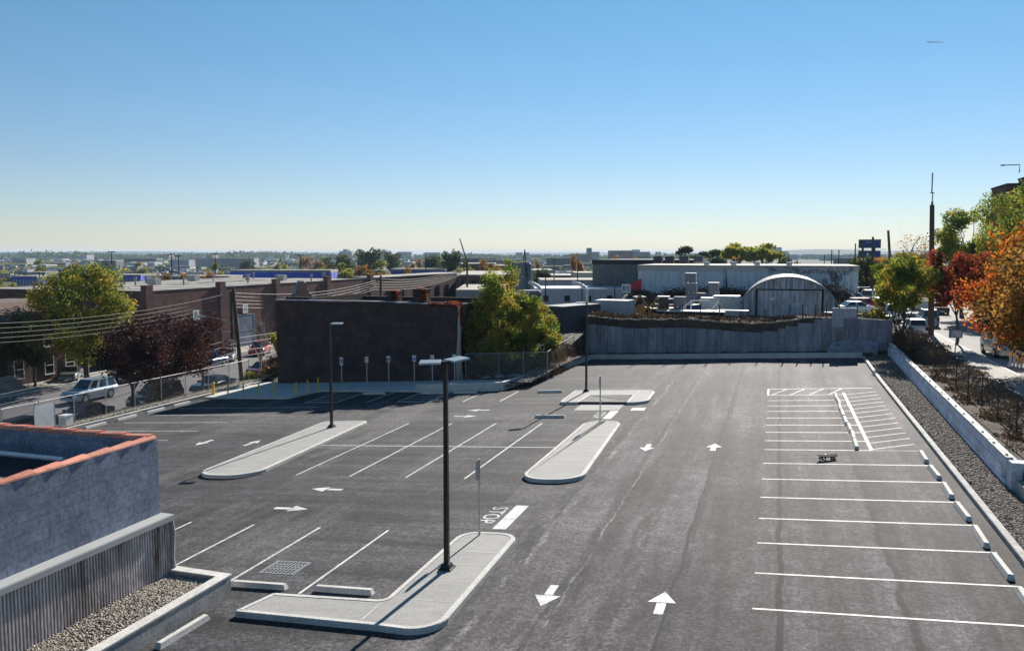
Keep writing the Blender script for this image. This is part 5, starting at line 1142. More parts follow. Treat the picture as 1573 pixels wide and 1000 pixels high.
MB().tube([(-.35, 0, 0), (0, 0, 3.8)], .07, 5).tube([(.35, 0, 0), (0, 0, 3.8)], .07, 5).tube([(-.25, 0, 1), (.25, 0, 1)], .05, 5).tube([(-.17, 0, 2), (.17, 0, 2)], .05, 5).build('frame', 'black', t)
# ================================================================== VEHICLES (front towards local +x)
PAINTS = {}
def paint(c, rough=.25, metal=.3):
    if c not in PAINTS: PAINTS[c] = paint_mat('car paint %d' % len(PAINTS), c, rough, metal)
    return PAINTS[c]
KIN = {  # length, width, height, belt z, lower stations (x, top z), cabin (x at belt rear, x roof rear, x roof front, x belt front), wheel x
 'suv': (5.1, 1.95, 1.9, 1.12, [(-2.55, .95), (-2.45, 1.1), (1.1, 1.12), (2.2, 1.05), (2.5, .85)], (-2.45, -2.2, .35, 1.15), 1.5, .40),
 'sedan': (4.8, 1.82, 1.45, .92, [(-2.4, .75), (-2.3, .95), (-1.5, .98), (1.0, .95), (2.1, .82), (2.4, .62)], (-1.75, -1.05, .2, 1.05), 1.4, .33),
 'hatch': (4.2, 1.78, 1.5, .95, [(-2.1, .8), (-2.0, .98), (1.0, .97), (1.8, .85), (2.1, .62)], (-1.95, -1.6, .25, 1.1), 1.28, .32),
 'van': (5.0, 1.98, 1.85, 1.05, [(-2.5, .9), (-2.42, 1.06), (1.3, 1.06), (2.15, .95), (2.5, .62)], (-2.4, -2.15, .75, 1.75), 1.5, .35),
 'pickup': (5.4, 1.95, 1.85, 1.08, [(-2.7, 1.05), (-2.65, 1.08), (1.0, 1.1), (2.3, 1.05), (2.65, .85)], (-.75, -.6, .45, 1.15), 1.65, .40),
}
def car(kind, col, label, loc, heading, group, rough=.25, lights=False, cat=None, s=1.0):
    Lc, W, H_, zb, low, cab, wx, wr = KIN[kind]
    nm = {'suv': 'parked_suv', 'sedan': 'parked_car', 'hatch': 'parked_car', 'van': 'minivan', 'pickup': 'pickup_truck'}[kind]
    t = thing(nm, label, cat or {'suv': 'car', 'sedan': 'car', 'hatch': 'car', 'van': 'minivan', 'pickup': 'pickup truck'}[kind], loc, heading, group); t.scale = (s, s, s)
    pm = paint(col, rough); w = W / 2
    st = []
    xs_ = sorted(set([p[0] for p in low] + [-wx - wr - .08, -wx - wr * .6, -wx, -wx + wr * .6, -wx + wr + .08, wx - wr - .08, wx - wr * .6, wx, wx + wr * .6, wx + wr + .08, 0]))
    def topz(x):
        for (a, za), (b, zb_) in zip(low, low[1:]):
            if a <= x <= b: return za + (zb_ - za) * (x - a) / (b - a)
        return low[-1][1]
    for x in xs_:
        arch = 0
        for c in (-wx, wx):
            d = abs(x - c)
            if d < wr + .05: arch = max(arch, math.sqrt(max(0, (wr + .06) ** 2 - d * d)) + .02)
        zl = .28 if arch == 0 else wr + arch
        e = 1 - .10 * max(0, abs(x) - Lc / 2 + .5) ** 1 * 2
        tz = topz(x); zl = min(zl, tz - .08)
        st.append([(x, -w * e * .9, .26), (x, -w * e * .97, zl), (x, -w * e, (zl + tz) / 2), (x, -w * e * .985, tz - .1), (x, -w * e * .9, tz), (x, w * e * .9, tz), (x, w * e * .985, tz - .1), (x, w * e, (zl + tz) / 2), (x, w * e * .97, zl), (x, w * e * .9, .26)])
    b = MB(); n = 10; vs = [p for r_ in st for p in r_]
    b.add(vs, [(i * n + k, i * n + (k + 1) % n, (i + 1) * n + (k + 1) % n, (i + 1) * n + k) for i in range(len(st) - 1) for k in range(n)] + [tuple(range(n - 1, -1, -1)), tuple(range((len(st) - 1) * n, len(st) * n))])
    a0, a1, a2, a3 = cab; rz_ = H_; y0, y1 = w * .9, w * .72
    b.add([(a0, -y0, zb), (a3, -y0, zb), (a3, y0, zb), (a0, y0, zb), (a1, -y1, rz_), (a2, -y1, rz_), (a2, y1, rz_), (a1, y1, rz_)], [(4, 5, 6, 7), (0, 1, 5, 4), (1, 2, 6, 5), (2, 3, 7, 6), (3, 0, 4, 7)])
    if kind == 'pickup': b.v = b.v
    body = b.build('body', pm, t)
    if kind == 'pickup': MB().box(-2.6, -.85, -w * .85, w * .85, zb - .04, zb + .012).build('cargo_bed', 'dark', t)
    # glass
    def face(p, q, u, v_, ins, off, nmn, parent=t):
        p, q, u, v_ = map(Vector, (p, q, u, v_)); c = (p + q + u + v_) / 4; nn = (q - p).cross(v_ - p).normalized() * off
        r_ = [c + (k - c) * ins + nn for k in (p, q, u, v_)]
        return MB().add([k for k in r_] + [k - nn * .8 for k in r_], [(0, 1, 2, 3), (0, 4, 5, 1), (1, 5, 6, 2), (2, 6, 7, 3), (3, 7, 4, 0)]).build(nmn, 'gl', parent)
    face((a3, -y0, zb), (a3, y0, zb), (a2, y1, rz_), (a2, -y1, rz_), .88, .012, 'windshield')
    face((a0, y0, zb), (a0, -y0, zb), (a1, -y1, rz_), (a1, y1, rz_), .84, .012, 'rear_window')
    ncut = {'suv': 3, 'van': 3, 'sedan': 2, 'hatch': 2, 'pickup': 2}[kind]
    for sd in (-1, 1):
        for k in range(ncut):
            f0, f1 = k / ncut + .03, (k + 1) / ncut - .03
            bx = lambda f: a0 + (a3 - a0) * f; txx = lambda f: a1 + (a2 - a1) * f
            P4 = [(bx(f0), sd * y0, zb), (bx(f1), sd * y0, zb), (txx(f1), sd * y1, rz_), (txx(f0), sd * y1, rz_)]
            if sd > 0: P4 = [P4[1], P4[0], P4[3], P4[2]]
            face(*P4, .82, .012, 'side_window')
        MB().box(a3 - .35, a3 - .15, sd * w - (.16 if sd < 0 else -.0), sd * w + (.0 if sd < 0 else .16), zb, zb + .16).build('mirror', pm, t)
    for sx in (-wx, wx):
        for sd in (-1, 1):
            wl = MB().tube([(sx, sd * (w - .22), wr), (sx, sd * (w + .0), wr)], [wr, wr], 18).build('wheel', 'tyre', t)
            MB().tube([(sx, sd * (w - .1), wr), (sx, sd * (w + .015), wr)], wr * .62, 14).build('rim', 'rim', wl)
    zf_ = low[-1][1]; e = .9
    for sd in (-1, 1):
        MB().box(Lc / 2 - .16, Lc / 2 - .0, sd * w * .72 - .2, sd * w * .72 + .2, zf_ - .22, zf_ - .03, tx=.8).build('headlight', 'lamp', t)
        MB().box(-Lc / 2 - .0, -Lc / 2 + .1, sd * w * .78 - .12, sd * w * .78 + .12, zb - .38, zb - .02).build('tail_light', 'tail', t)
    MB().box(Lc / 2 - .02, Lc / 2 + .06, -w * .85, w * .85, .3, .52).build('front_bumper', pm, t)
    MB().box(-Lc / 2 - .06, -Lc / 2 + .02, -w * .85, w * .85, .3, .55).build('rear_bumper', pm, t)
    MB().box(Lc / 2 - .02, Lc / 2 + .025, -w * .42, w * .42, .56, zf_ - .06).build('grille', 'dark', t)
    MB().box(-Lc / 2 - .075, -Lc / 2 - .061, -.26, .26, .4, .52).build('number_plate', 'white', t)
    if kind in ('suv', 'van'):
        MB().box(a1 + .1, a2 - .1, -y1 + .04, -y1 + .09, rz_, rz_ + .06).box(a1 + .1, a2 - .1, y1 - .09, y1 - .04, rz_, rz_ + .06).build('roof_rail', 'galv', t)
    return t
CG = 'cars parked along the left street'; zs = -4.195
dn = -PI2; upd = PI2
q = at(146, 614, zs)
car('suv', (.36, .45, .55), 'silver blue station wagon parked facing the camera across the left street', (-58.0, 59.7, zs), dn, CG, s=.97)
car('sedan', (.035, .04, .06), 'dark sedan parked nearest the banner on the near side of the left street', (-50.6, 51.3, zs), dn, CG)
car('suv', (.02, .02, .024), 'black hatch backed suv under the middle purple tree', (-50.5, 59.2, zs), dn, CG)
car('sedan', (.05, .07, .075), 'dark green grey sedan just right of the nearest purple trunk, before the pole', (-50.6, 67.0, zs), dn, CG)
car('hatch', (.03, .03, .035), 'small black car whose roof shows just over the tiled parapet', (-50.4, 44.7, zs), dn, CG)
car('pickup', (.05, .05, .06), 'dark pickup on the far side of the street behind the purple tree', (-62.0, 69.5, zs), dn, CG)
car('suv', (.06, .10, .22), 'blue suv showing behind the purple crown beside the silver sedan', (-61.6, 81.2, zs), dn, CG, s=.92)
car('sedan', (.45, .46, .45), 'silver sedan parked slanted before the brick warehouse', (-63.6, 87.3, zs), dn + .5, CG)
car('hatch', (.38, .03, .04), 'shiny red car parked before the shut warehouse door', (-63.4, 93.6, zs), dn + .35, CG, s=1.1)
car('hatch', (.30, .06, .03), 'orange red car half hidden by the tangled bushes', (-52.0, 77.2, zs), dn, CG)
car('sedan', (.16, .17, .19), 'grey car in the driveway beside the row house', (-68.8, 68.5, -4.07), dn + .6, CG, s=.9)
car('sedan', (.10, .11, .13), 'grey sedan peeping left of the silver blue wagon', (-60.9, 76.0, zs), dn, CG)
RG = 'cars along the right street'
zr = 1.14
car('van', (.50, .48, .45), 'silver minivan facing the camera under the orange tree', (16.1, 70.8, zr), dn + .05, RG)
car('hatch', (.75, .76, .78), 'white hatchback seen from behind, left of the tall utility pole', (12.3, 86.2, 1.2), upd, RG)
car('suv', (.25, .28, .36), 'blue grey car beyond the white hatchback', (15.2, 98.5, zr), upd, RG, s=.92)
car('van', (.72, .73, .75), 'white van farther along the right street behind the corner tree', (12.2, 103, 1.3), upd, RG)
car('sedan', (.05, .05, .06), 'dark car at the far kerb of the right street', (19.5, 118, zr), upd, RG)
car('suv', (.65, .66, .68), 'white suv at the far end of the right street', (14.0, 128, zr), upd, RG)
YG = 'vehicles in the yard behind the concrete wall'
q = atY(1240, 482, 90); car('sedan', (.72, .72, .7), 'white car roof showing before the doors of the arched hut', (q.x, 84.5, 1.35), 0, YG)
q = atY(1270, 478, 84); car('pickup', (.04, .04, .045), 'dark pickup with white cab roof at the right foot of the arched hut', (q.x + .3, 84.0, 1.9), .1, YG, s=.75)
for i, (px, py, D, k, c, hd) in enumerate(((1308, 446, 104, 'van', (.7, .7, .7), .2), (1330, 447, 98, 'hatch', (.5, .1, .08), .4), (1318, 456, 92, 'sedan', (.72, .72, .7), .3), (1345, 440, 112, 'van', (.7, .71, .72), 1.0), (1356, 452, 100, 'sedan', (.6, .62, .66), .6), (1365, 437, 124, 'suv', (.68, .68, .68), 1.2), (1335, 437, 120, 'van', (.35, .4, .5), .5))):
    q = far(px, py, D)
    car(k, c, ['white van right of the arched hut roof', 'red hatchback in the jumble right of the arched hut', 'white sedan nearest the blue sheet panel', 'white van behind the jumble of yard vehicles', 'pale sedan left of the corner tree', 'white suv farthest back left of the corner tree', 'blue grey van behind the red hatchback'][i], (q.x, q.y, 2.12), hd, YG)
for i, (px, py, D, k, c, hd) in enumerate(((845, 458, 118, 'van', (.72, .73, .75), 0), (905, 459, 120, 'van', (.7, .7, .72), 0), (930, 449, 126, 'sedan', (.6, .62, .65), .2), (715, 468, 105, 'van', (.65, .67, .7), .2), (738, 460, 110, 'pickup', (.7, .7, .7), .3), (962, 447, 128, 'hatch', (.6, .15, .1), 0))):
    q = far(px, py, D)
    car(k, c, ['white van parked beside the dark steel silo', 'white van parked left of the ribbed building', 'pale car behind the white vans by the ribbed building', 'white van glimpsed right of the ivy corner', 'white pickup glimpsed through the tall tree', 'red car beside the ribbed building corner'][i], (q.x, q.y, terr(q.x, q.y) + .02), hd, 'vehicles in the industrial lots')
# ================================================================== POLES AND WIRES
def wire(pts, sag, label, group, r=.022, name='overhead_wire'):
    vs = []
    for a, b in zip(pts, pts[1:]):
        a, b = Vector(a), Vector(b)
        for k in range(0 if not vs else 1, 15):
            t = k / 14; p = a.lerp(b, t); p.z -= sag * 4 * t * (1 - t); vs.append(p)
    tag(MB().tube(vs, r, 5).build(name, 'wire'), label, 'wire', group)
def wood_pole(label, x, y, z0, h, lean=(0, 0), r=.16, arms=(), trans=False, group='wooden utility poles', cap=True):
    t = thing('utility_pole', label, 'utility pole', (x, y, z0), group=group)
    MB().tube([(0, 0, -.2), (lean[0] * .5, lean[1] * .5, h * .5), (lean[0], lean[1], h)], [r, r * .88, r * .72], 10).build('shaft', 'wood', t)
    for (z, w_, rz) in arms:
        lx, ly = lean[0] * z / h, lean[1] * z / h; M = Matrix.Translation((lx, ly, z)) @ Matrix.Rotation(rz, 4, 'Z')
        a = MB().box(-w_, w_, -.16 - .0, -.07 - .0, -.06, .06, M=M).build('crossarm', 'wood', t)
        ins = MB()
        for k in (-.9, -.45, .45, .9): ins.tube([M @ Vector((k * w_, -.11, .06)), M @ Vector((k * w_, -.11, .22))], .05, 6)
        ins.build('insulator', 'galv', a)
    if trans: MB().tube([(lean[0] * .8 + .32, -.15, h * .7), (lean[0] * .8 + .32, -.15, h * .7 + .9)], .24, 12).build('transformer', 'roofgrey', t)
    return t
X_ = -47.3
PL = [(-47.3, 8.0, -4.1, 11.4), (-47.3, 36.0, -4.1, 10.6), (-47.0, 65.6, -3.4, 9.2), (-47.2, 95.4, -4.1, 10.2), (-47.0, 124, -4.1, 10.8), (-46.6, 160, -4.1, 11)]
p_ = wood_pole('leaning wooden pole between the purple trees and the brick building', -46.6, 65.9, -3.3, 9.0, lean=(-.55, -.2), r=.2, arms=())
MB().box(-.85, -.62, -.35, .1, 4.2, 8.6).build('riser_box', 'wood', p_)
la = MB().tube([(-.4, -.2, 5.6), (-1.4, -.9, 6.1), (-2.6, -1.6, 6.35)], .04, 6).build('lamp_arm', 'galv', p_)
MB().box(-3.1, -2.5, -1.75, -1.5, 6.28, 6.42).build('lamp_head', 'lampgrey', la)
MB().box(-.35, .25, -.22, -.1, 8.3, 8.42).box(-.42, .22, -.22, -.1, 7.6, 7.7).build('bracket', 'galv', p_)
wood_pole('wooden pole rising behind the dark brick building', -47.2, 95.4, -4.1, 10.1, r=.2, lean=(.2, 0), arms=((9.5, .9, 0),))
wood_pole('wooden pole beyond the chimneys of the brick building', -47.0, 126, -4.1, 12, r=.2, arms=((11, .9, 0),))
tops = [(-48.6, 36.0, 4.6), (-47.3, 65.7, 5.2), (-47.1, 95.4, 5.6), (-47.0, 126, 6.8)]
for i in range(5):
    dz = -.33 * i; wire([(a - .22 * i * (j != 1), b, c + dz) for j, (a, b, c) in enumerate(tops)], .8, 'upper pale power line over the left street, %s from the top' % ORD[i], 'upper power lines over the left street', r=.017)
low = [(-48.0, 30, -.5), (-47.3, 65.8, 1.0), (-47.0, 95.4, 2.0)]
for i in range(4):
    dz = -.5 * i - (.25 if i > 1 else 0); wire([(a, b, c + dz * (1.5 if j == 0 else 1)) for j, (a, b, c) in enumerate(low)], .4, 'lower pale cable over the left street, %s from the top' % ORD[i], 'lower cables over the left street', r=.02)
for i, (z1, z2) in enumerate(((2.0, 3.0), (1.1, 1.4))):
    wire([(-47.2, 65.7, z1 + .4), (-71, 83 + 6 * i, z2)], .3, ['service wire from the leaning pole to the warehouse corner', 'second service wire from the leaning pole to the warehouse'][i], 'service wires', r=.02)
wire([(-66, 95, 2), (-47.2, 95.4, 4.2)], .4, 'service wire from the rear pole to the warehouse', 'service wires', r=.02)
# right side: tall pole with mast, leaning pole, yard poles
q = at(1430, 516, 1.2)
tp = wood_pole('tall thick utility pole with a grey mast on its top beside the right street', q.x, q.y, 1.2, 11.9, lean=(-.35, 0), r=.27)
MB().tube([(-.35, 0, 11.8), (-.35, 0, 12.2)], .1, 8).tube([(-.35, 0, 12.1), (-.35, 0, 13.0)], .045, 6).tube([(-.55, 0, 13.0), (-.2, 0, 13.0)], .05, 6).tube([(-.42, 0, 13.0), (-.42, 0, 14.8)], .055, 6).build('antenna_mast', 'roofgrey', tp)
MB().tube([(-.35 + .3, 0, 0.2), (-.3, -.28, 6)], .03, 5).build('conduit', 'galv', tp)
def pole_px(label, px, ptop, pb, D, r, lean=(0, 0), **k):
    a = far(px, pb, D); z0 = min(a.z, terr(a.x, a.y)) if pb is None else terr(a.x, a.y); b = far(px, ptop, D)
    return wood_pole(label, a.x, a.y, z0, b.z - z0, lean=lean, r=r, **k)
pole_px('dark pole before the billboard at the corner of the ribbed building', 1338, 364, 450, 118, .2)
pole_px('leaning wooden pole between the billboard and the street lamp', 1373, 354, 420, 128, .24, lean=(-1.0, 0))
pole_px('short dark pole just left of the billboard', 1313, 374, 410, 150, .14)
pole_px('thin dark pole above the right end of the ribbed roof', 1288, 384, 410, 150, .12)
pole_px('thin dark pole above the ribbed roof, left of its neighbour', 1277, 384, 410, 150, .12)
pole_px('faint thin pole farthest left above the ribbed roof', 1266, 391, 410, 170, .1)
for i, (px, pt_, D) in enumerate(((851, 396, 140), (887, 398, 150), (838, 418, 125), (944, 425, 118), (707, 395, 150), (894, 430, 118))):
    pole_px(['thin dark pole above the tall silo', 'thin pole before the cream wall', 'thin pole just right of the dark silo', 'short pole left of the red tag', 'thin pole right of the warehouse end', 'thin pole in the white van lot'][i], px, pt_, 455, D, .11, group='thin poles in the industrial lots')
wires_y = atY(1300, 401, 118)
a, b = far(1325, 401, 118), far(1425, 401, 112)
wire([a, b], .25, 'pale cable strung above the corner tree', 'cables at the right street', r=.045)
a, b = far(1371, 392, 128), far(1335, 452, 118)
wire([a, b], .6, 'pale guy cable dropping from the leaning pole', 'cables at the right street', r=.05)
# curved street lamp
q = far(1397, 470, 120); t = thing('street_lamp', 'tall street lamp with a curved arm left of the tall utility pole', 'street lamp', (q.x, q.y, 1.2))
b = far(1397, 385, 120).z - 1.2; c = far(1400, 361, 120).z - 1.2
MB().tube([(0, 0, 0), (0, 0, b), (.35, 0, b + (c - b) * .45), (1.1, 0, b + (c - b) * .82), (1.9, 0, c - .05), (2.6, 0, c)], [.11, .08, .06, .05, .045, .04], 7).build('pole', 'lampgrey', t); MB().box(2.5, 3.4, -.14, .14, c - .06, c + .08).build('lamp_head', 'lampgrey', t)
# small framed box sign on a post
q = at(1456, 538, 1.3); t = thing('meter_box', 'small framed box on a thin post in the leafy bank', 'box', (q.x - .05, q.y - 3, 1.3))
MB().tube([(0, 0, 0), (.05, 0, 1.3)], .04, 6).build('post', 'galv', t); MB().box(-.42, .42, -.2, .2, 1.25, 1.85).build('box', 'roofgrey', t); MB().box(-.34, .34, -.215, -.201, 1.32, 1.78).build('panel', 'offwhite', t)
# billboard
q = far(1335.5, 388, 230); zb_ = terr(q.x, q.y)
t = thing('billboard', 'two tier dark blue billboard rising over the yard', 'billboard', (q.x, q.y, zb_), -.1)
s = 230 / 1300; top = far(1335, 368, 230).z - zb_
MB().tube([(-1.7, .6, 0), (-1.7, .6, top - .3)], .28, 8).tube([(1.2, .6, 0), (1.2, .6, top - .3)], .28, 8).build('column', 'black', t)
for k, (z1, z0) in enumerate(((top, top - 2.35), (top - 3.0, top - 5.1))):
    p = MB().box(-2.8, 2.8, -.1, .2, z0, z1).build('panel', 'contdark', t)
    MB().box(-1.35, 2.7, -.16, -.101, z0 + .12, z1 - .12).build('poster', 'postr' if 'postr' in MT else 'bluesign', p)
    if k == 0:
        MT['wr'] = mat('washed out lettering', (.30, .36, .55), (.25, .3, .5), 3, .8)
        text_mesh('Stone', .85, Matrix.Translation((.0, -.17, z1 - .75)) @ Matrix.Rotation(PI2, 4, 'X'), 'wr', 'lettering', p, .003)
MB().box(-3.8, 4.0, -.5, -.2, top - 2.75, top - 2.65).build('catwalk', 'black', t)
# brown apartment block right
q = far(1524, 300, 104); q.x += 1.6
ab = thing('apartment_block', 'tall brown brick block cut by the right edge behind the trees', 'building', (q.x + 8, q.y + 8, 1.1))
zt = far(1523, 285, 104).z; zt2 = far(1573, 270, 100).z
part(MB().box(q.x, q.x + 4.2, q.y, q.y + 8, 1, zt).box(q.x + 3.0, q.x + 26, q.y - 5, q.y + 7.8, 1, zt2 + .3), 'wall', 'brickware', ab)
part(MB().box(q.x - .1, q.x + 4.2, q.y - .1, q.y + 8.1, zt, zt + .2).box(q.x + 2.9, q.x + 26.1, q.y - 5.1, q.y + 7.9, zt2 + .3, zt2 + .5), 'roof', 'roofdark', ab)
for r_ in range(4):
    for c_ in range(5):
        x0 = q.x + 4.0 + c_ * 2.6; z0 = zt2 - 2.2 - r_ * 3.2
        wn = part(MB().box(x0, x0 + 1.3, q.y - 5.05, q.y - 4.9, z0, z0 + 1.6), 'window', 'gl', ab)
        f = MB().box(x0 - .08, x0 + 1.38, q.y - 5.12, q.y - 5.05, z0 - .15, z0 - .002); f.v = [tuple(Vector(p) - ab.location) for p in f.v]; f.build('sill', 'concrete', wn)
a = far(1543, 272, 100); t = thing('roof_lamp', 'bracket lamp sticking out left from the roof of the brown block', 'lamp', (far(1563, 290, 100).x, a.y, zt2 + .3))
MB().tube([(0, 0, 0), (0, 0, .9), (-1.6, 0, .9)], .06, 6).build('arm', 'black', t); MB().box(-1.95, -1.55, -.12, .12, .82, .96).build('lamp_head', 'black', t)
# ================================================================== INDUSTRIAL MIDDLE GROUND
def fblock(name, label, cat, px0, px1, ptop, D, depth, wm, rm, group=None, par=.25, rot=None, parts=True):
    """building whose near face runs square to the view at forward distance D"""
    a, b = far(px0, ptop, D), far(px1, ptop, D); zb = min(terr(a.x, a.y), terr(b.x, b.y)) - .5; zt = a.z
    t = thing(name, label, cat, ((a.x + b.x) / 2, (a.y + b.y) / 2, zb), YAW if rot is None else rot, group); w = (b - a).length / 2; h = zt - zb
    MB().box(-w, w, 0, depth, 0, h - par).build('wall', wm, t)
    MB().box(-w - .05 * par, w + .05 * par, -.05 * par, depth + .05 * par, h - par, h).build('roof', rm, t)
    return t, w, h
IG = 'industrial sheds beyond the trees'
def rowwin(t, w, h, n, z0, z1, ww, m='gl'):
    for k in range(n):
        x = -w + (k + .5) * 2 * w / n; MB().box(x - ww / 2, x + ww / 2, -.06, .05, z0, z1).build('window', m, t)
for i, (a, b, pt_, D, dp, wm, rm, lb) in enumerate((
 (822, 986, 443, 128, 10, 'contwhite', 'offwhite', 'long low pale shed left of the ribbed building'),
 (830, 965, 430, 160, 14, 'contwhite', 'roofwhite', 'second long pale shed behind the low pale one'),
 (700, 792, 422, 175, 40, 'brickware', 'roofwhite', 'flat brick shed with pale roof right of the warehouse end'),
 (700, 775, 445, 125, 22, 'roofgrey', 'roofwhite', 'grey shed with bright roof behind the tall tree'),
 (848, 884, 423, 215, 20, 'brickware', 'roofgrey', 'small brick building left of the cream wall'),
 (884, 914, 419, 200, 15, 'cream', 'roofwhite', 'cream walled building left of the dark roof band'),
 (812, 850, 415, 300, 30, 'contwhite', 'roofwhite', 'pale flat shed beyond the silos'),
 (690, 760, 405, 420, 40, 'brickware', 'roofwhite', 'dark red shed with a white roof line in the distance'),
 (760, 815, 408, 380, 40, 'greengrey', 'roofwhite', 'low grey shed left of the hoist mast'))):
    t, w, h = fblock('industrial_shed', lb, 'shed', a, b, pt_, D, dp, wm, rm, IG)
    if D < 220: rowwin(t, w, h, 5, h - 2.0, h - 1.1, .8, 'dark')
for px, D, lb in ((818, 116, 'curved white duct beside the dark silo'), (888, 118, 'curved white duct left of the ribbed building')):
    q = far(px, 450, D); s = MB()
    pts = [(-1.2, 0, -1.6)] + [(-1.2 * math.cos(math.pi * k / 16), 0, 1.0 * math.sin(math.pi * k / 16)) for k in range(9)][::-1][:0] 
    pts = [(1.3 - 2.2 + 2.2 * math.cos(math.pi / 2 - math.pi / 2 * k / 8), 0, 1.4 * math.sin(math.pi / 2 - math.pi / 2 * k / 8)) for k in range(9)] + [(1.3, 0, -1.6)]
    tag(s.tube(pts, .24, 10).build('duct', 'white', loc=(q.x, q.y, q.z), smooth=True), lb, 'duct', 'curved ducts')
cl_r = random.Random(31); CC = ('contwhite', 'white', 'tank', 'greybox', 'offwhite', 'bluesign', 'digger', 'contdark')
WD = {'contwhite': 'pale ribbed', 'white': 'white', 'tank': 'dull steel', 'greybox': 'grey', 'offwhite': 'dirty white', 'bluesign': 'dark blue', 'digger': 'ochre', 'contdark': 'near black'}
for k in range(46):
    if k < 26: px = cl_r.uniform(705, 985); D = cl_r.uniform(98, 150)
    else: px = cl_r.uniform(1010, 1128) if k < 36 else cl_r.uniform(1300, 1420); D = cl_r.uniform(88, 101) if k < 36 else cl_r.uniform(84, 125)
    q = far(px, 455, D); z0 = terr(q.x, q.y); w_, d_, h_ = cl_r.uniform(.5, 1.8), cl_r.uniform(.5, 1.2), cl_r.uniform(.5, 2.0) * (.7 if k > 25 else 1); m_ = cl_r.choice(CC)
    z_ = 'lot left of the ribbed building' if k < 26 else ('yard between the digger and the hut' if k < 36 else 'jumble right of the arched hut')
    t = thing('storage_box', WD[m_] + ' ' + cl_r.choice(('box', 'bin', 'skip')) + ' in the ' + z_, 'box', (q.x, q.y, z0), cl_r.uniform(-.6, .6), 'assorted boxes in the ' + z_)
    MB().box(-w_, w_, -d_, d_, .1, h_, tx=cl_r.uniform(.85, 1.1)).build('bin', m_, t); MB().box(-w_ - .04, w_ + .04, -d_ - .04, d_ + .04, h_ + .002, h_ + .08).build('lid', 'offwhite' if cl_r.random() < .6 else 'roofgrey', t); MB().box(-w_ * .8, w_ * .8, -d_ * .7, d_ * .7, -.2, .1).build('skid', 'wood', t)
# blue sheds
for i, (a, b, pt_, D, dp, lb) in enumerate(((353, 508, 415, 330, 14, 'bright blue flat shed beyond the warehouse roof'), (600, 684, 413, 345, 16, 'pale blue low shed right of the autumn trees'), (255, 352, 424, 300, 16, 'low blue strip building behind the roof unit'))):
    fblock('blue_shed', lb, 'shed', a, b, pt_, D, dp, 'bluewall', 'roofwhite', 'blue sheds beyond the warehouse', par=.9)
for i, (a, b, pt_, D, lb) in enumerate(((18, 57, 424, 290, 'blue glazed block at the far left behind the warehouse'), (178, 216, 422, 320, 'blue glazed block behind the olive tree'))):
    t, w, h = fblock('glazed_block', lb, 'building', a, b, pt_, D, 14, 'bluewall', 'roofwhite', 'blue glazed blocks', par=.5)
    rowwin(t, w, h, 8, h - 3.6, h - 1.2, .7, 'cityblue')
# dark horizontal truss bridge and its crane boom
fblock('long_deck', 'long dark elevated deck on the horizon beside the crane boom', 'bridge', 706, 763, 397, 900, 10, 'contdark', 'contdark', par=2)
a, b = far(716, 392, 880), far(706, 366, 880); tag(MB().tube([Vector((0, 0, -4)), b - a], [.9, .5], 6).build('crane_boom', 'black', loc=a), 'thin dark crane boom slanting above the skyline', 'crane')
a = far(716, 392, 880)
# ================================================================== DISTANT TREES
PROT = []
def proto_tree(h, r, lm, n, ls, seed):
    k_ = .17 if len(PROT) > 4 else .42; PROT.append(1)
    t = tree('x', (0, 0, -500), h, h * (.3 if k_ > .3 else .6), r, r, h * k_, lm, n, ls, seed, tr=r * .05, nc=12, cr=.42); return t
DT = 'trees scattered over the industrial district'
PR = {k: proto_tree(10, 5, lm, 1500, .42, 80 + i) for i, (k, lm) in enumerate((('green', 'deep'), ('olive', 'olive'), ('rust', 'rust'), ('lime', 'lime'), ('gold', 'green'), ('airy', 'green'), ('broad', 'deep')))}
KD = {k: kids(v) for k, v in PR.items()}
used = set(); DIM = {}
for k_, v_ in PR.items():
    lf_ = [o_ for o_ in KD[k_] if o_.name.startswith('crown')][0]
    c_ = np.zeros(len(lf_.data.vertices) * 3, 'f'); lf_.data.vertices.foreach_get('co', c_); c_ = c_.reshape(-1, 3)
    DIM[k_] = (np.percentile(np.abs(c_[:, 0]), 97), np.percentile(c_[:, 2], 99.3))
def dtree(kind, px, ptop, D, wpx, label):
    q = far(px, ptop, D); zb = terr(q.x, q.y) - .3; h = q.z - zb; r = wpx * D / F_ / 2 * 1.12
    if kind in used: o = copy_tree(PR[kind], KD[kind])
    else: o = PR[kind]; used.add(kind)
    o.location = (q.x, q.y, zb); o.scale = (r / DIM[kind][0], r / DIM[kind][0], h / DIM[kind][1]); o.rotation_euler = (0, 0, R.uniform(0, 6.28)); tag(o, label, 'tree', DT)
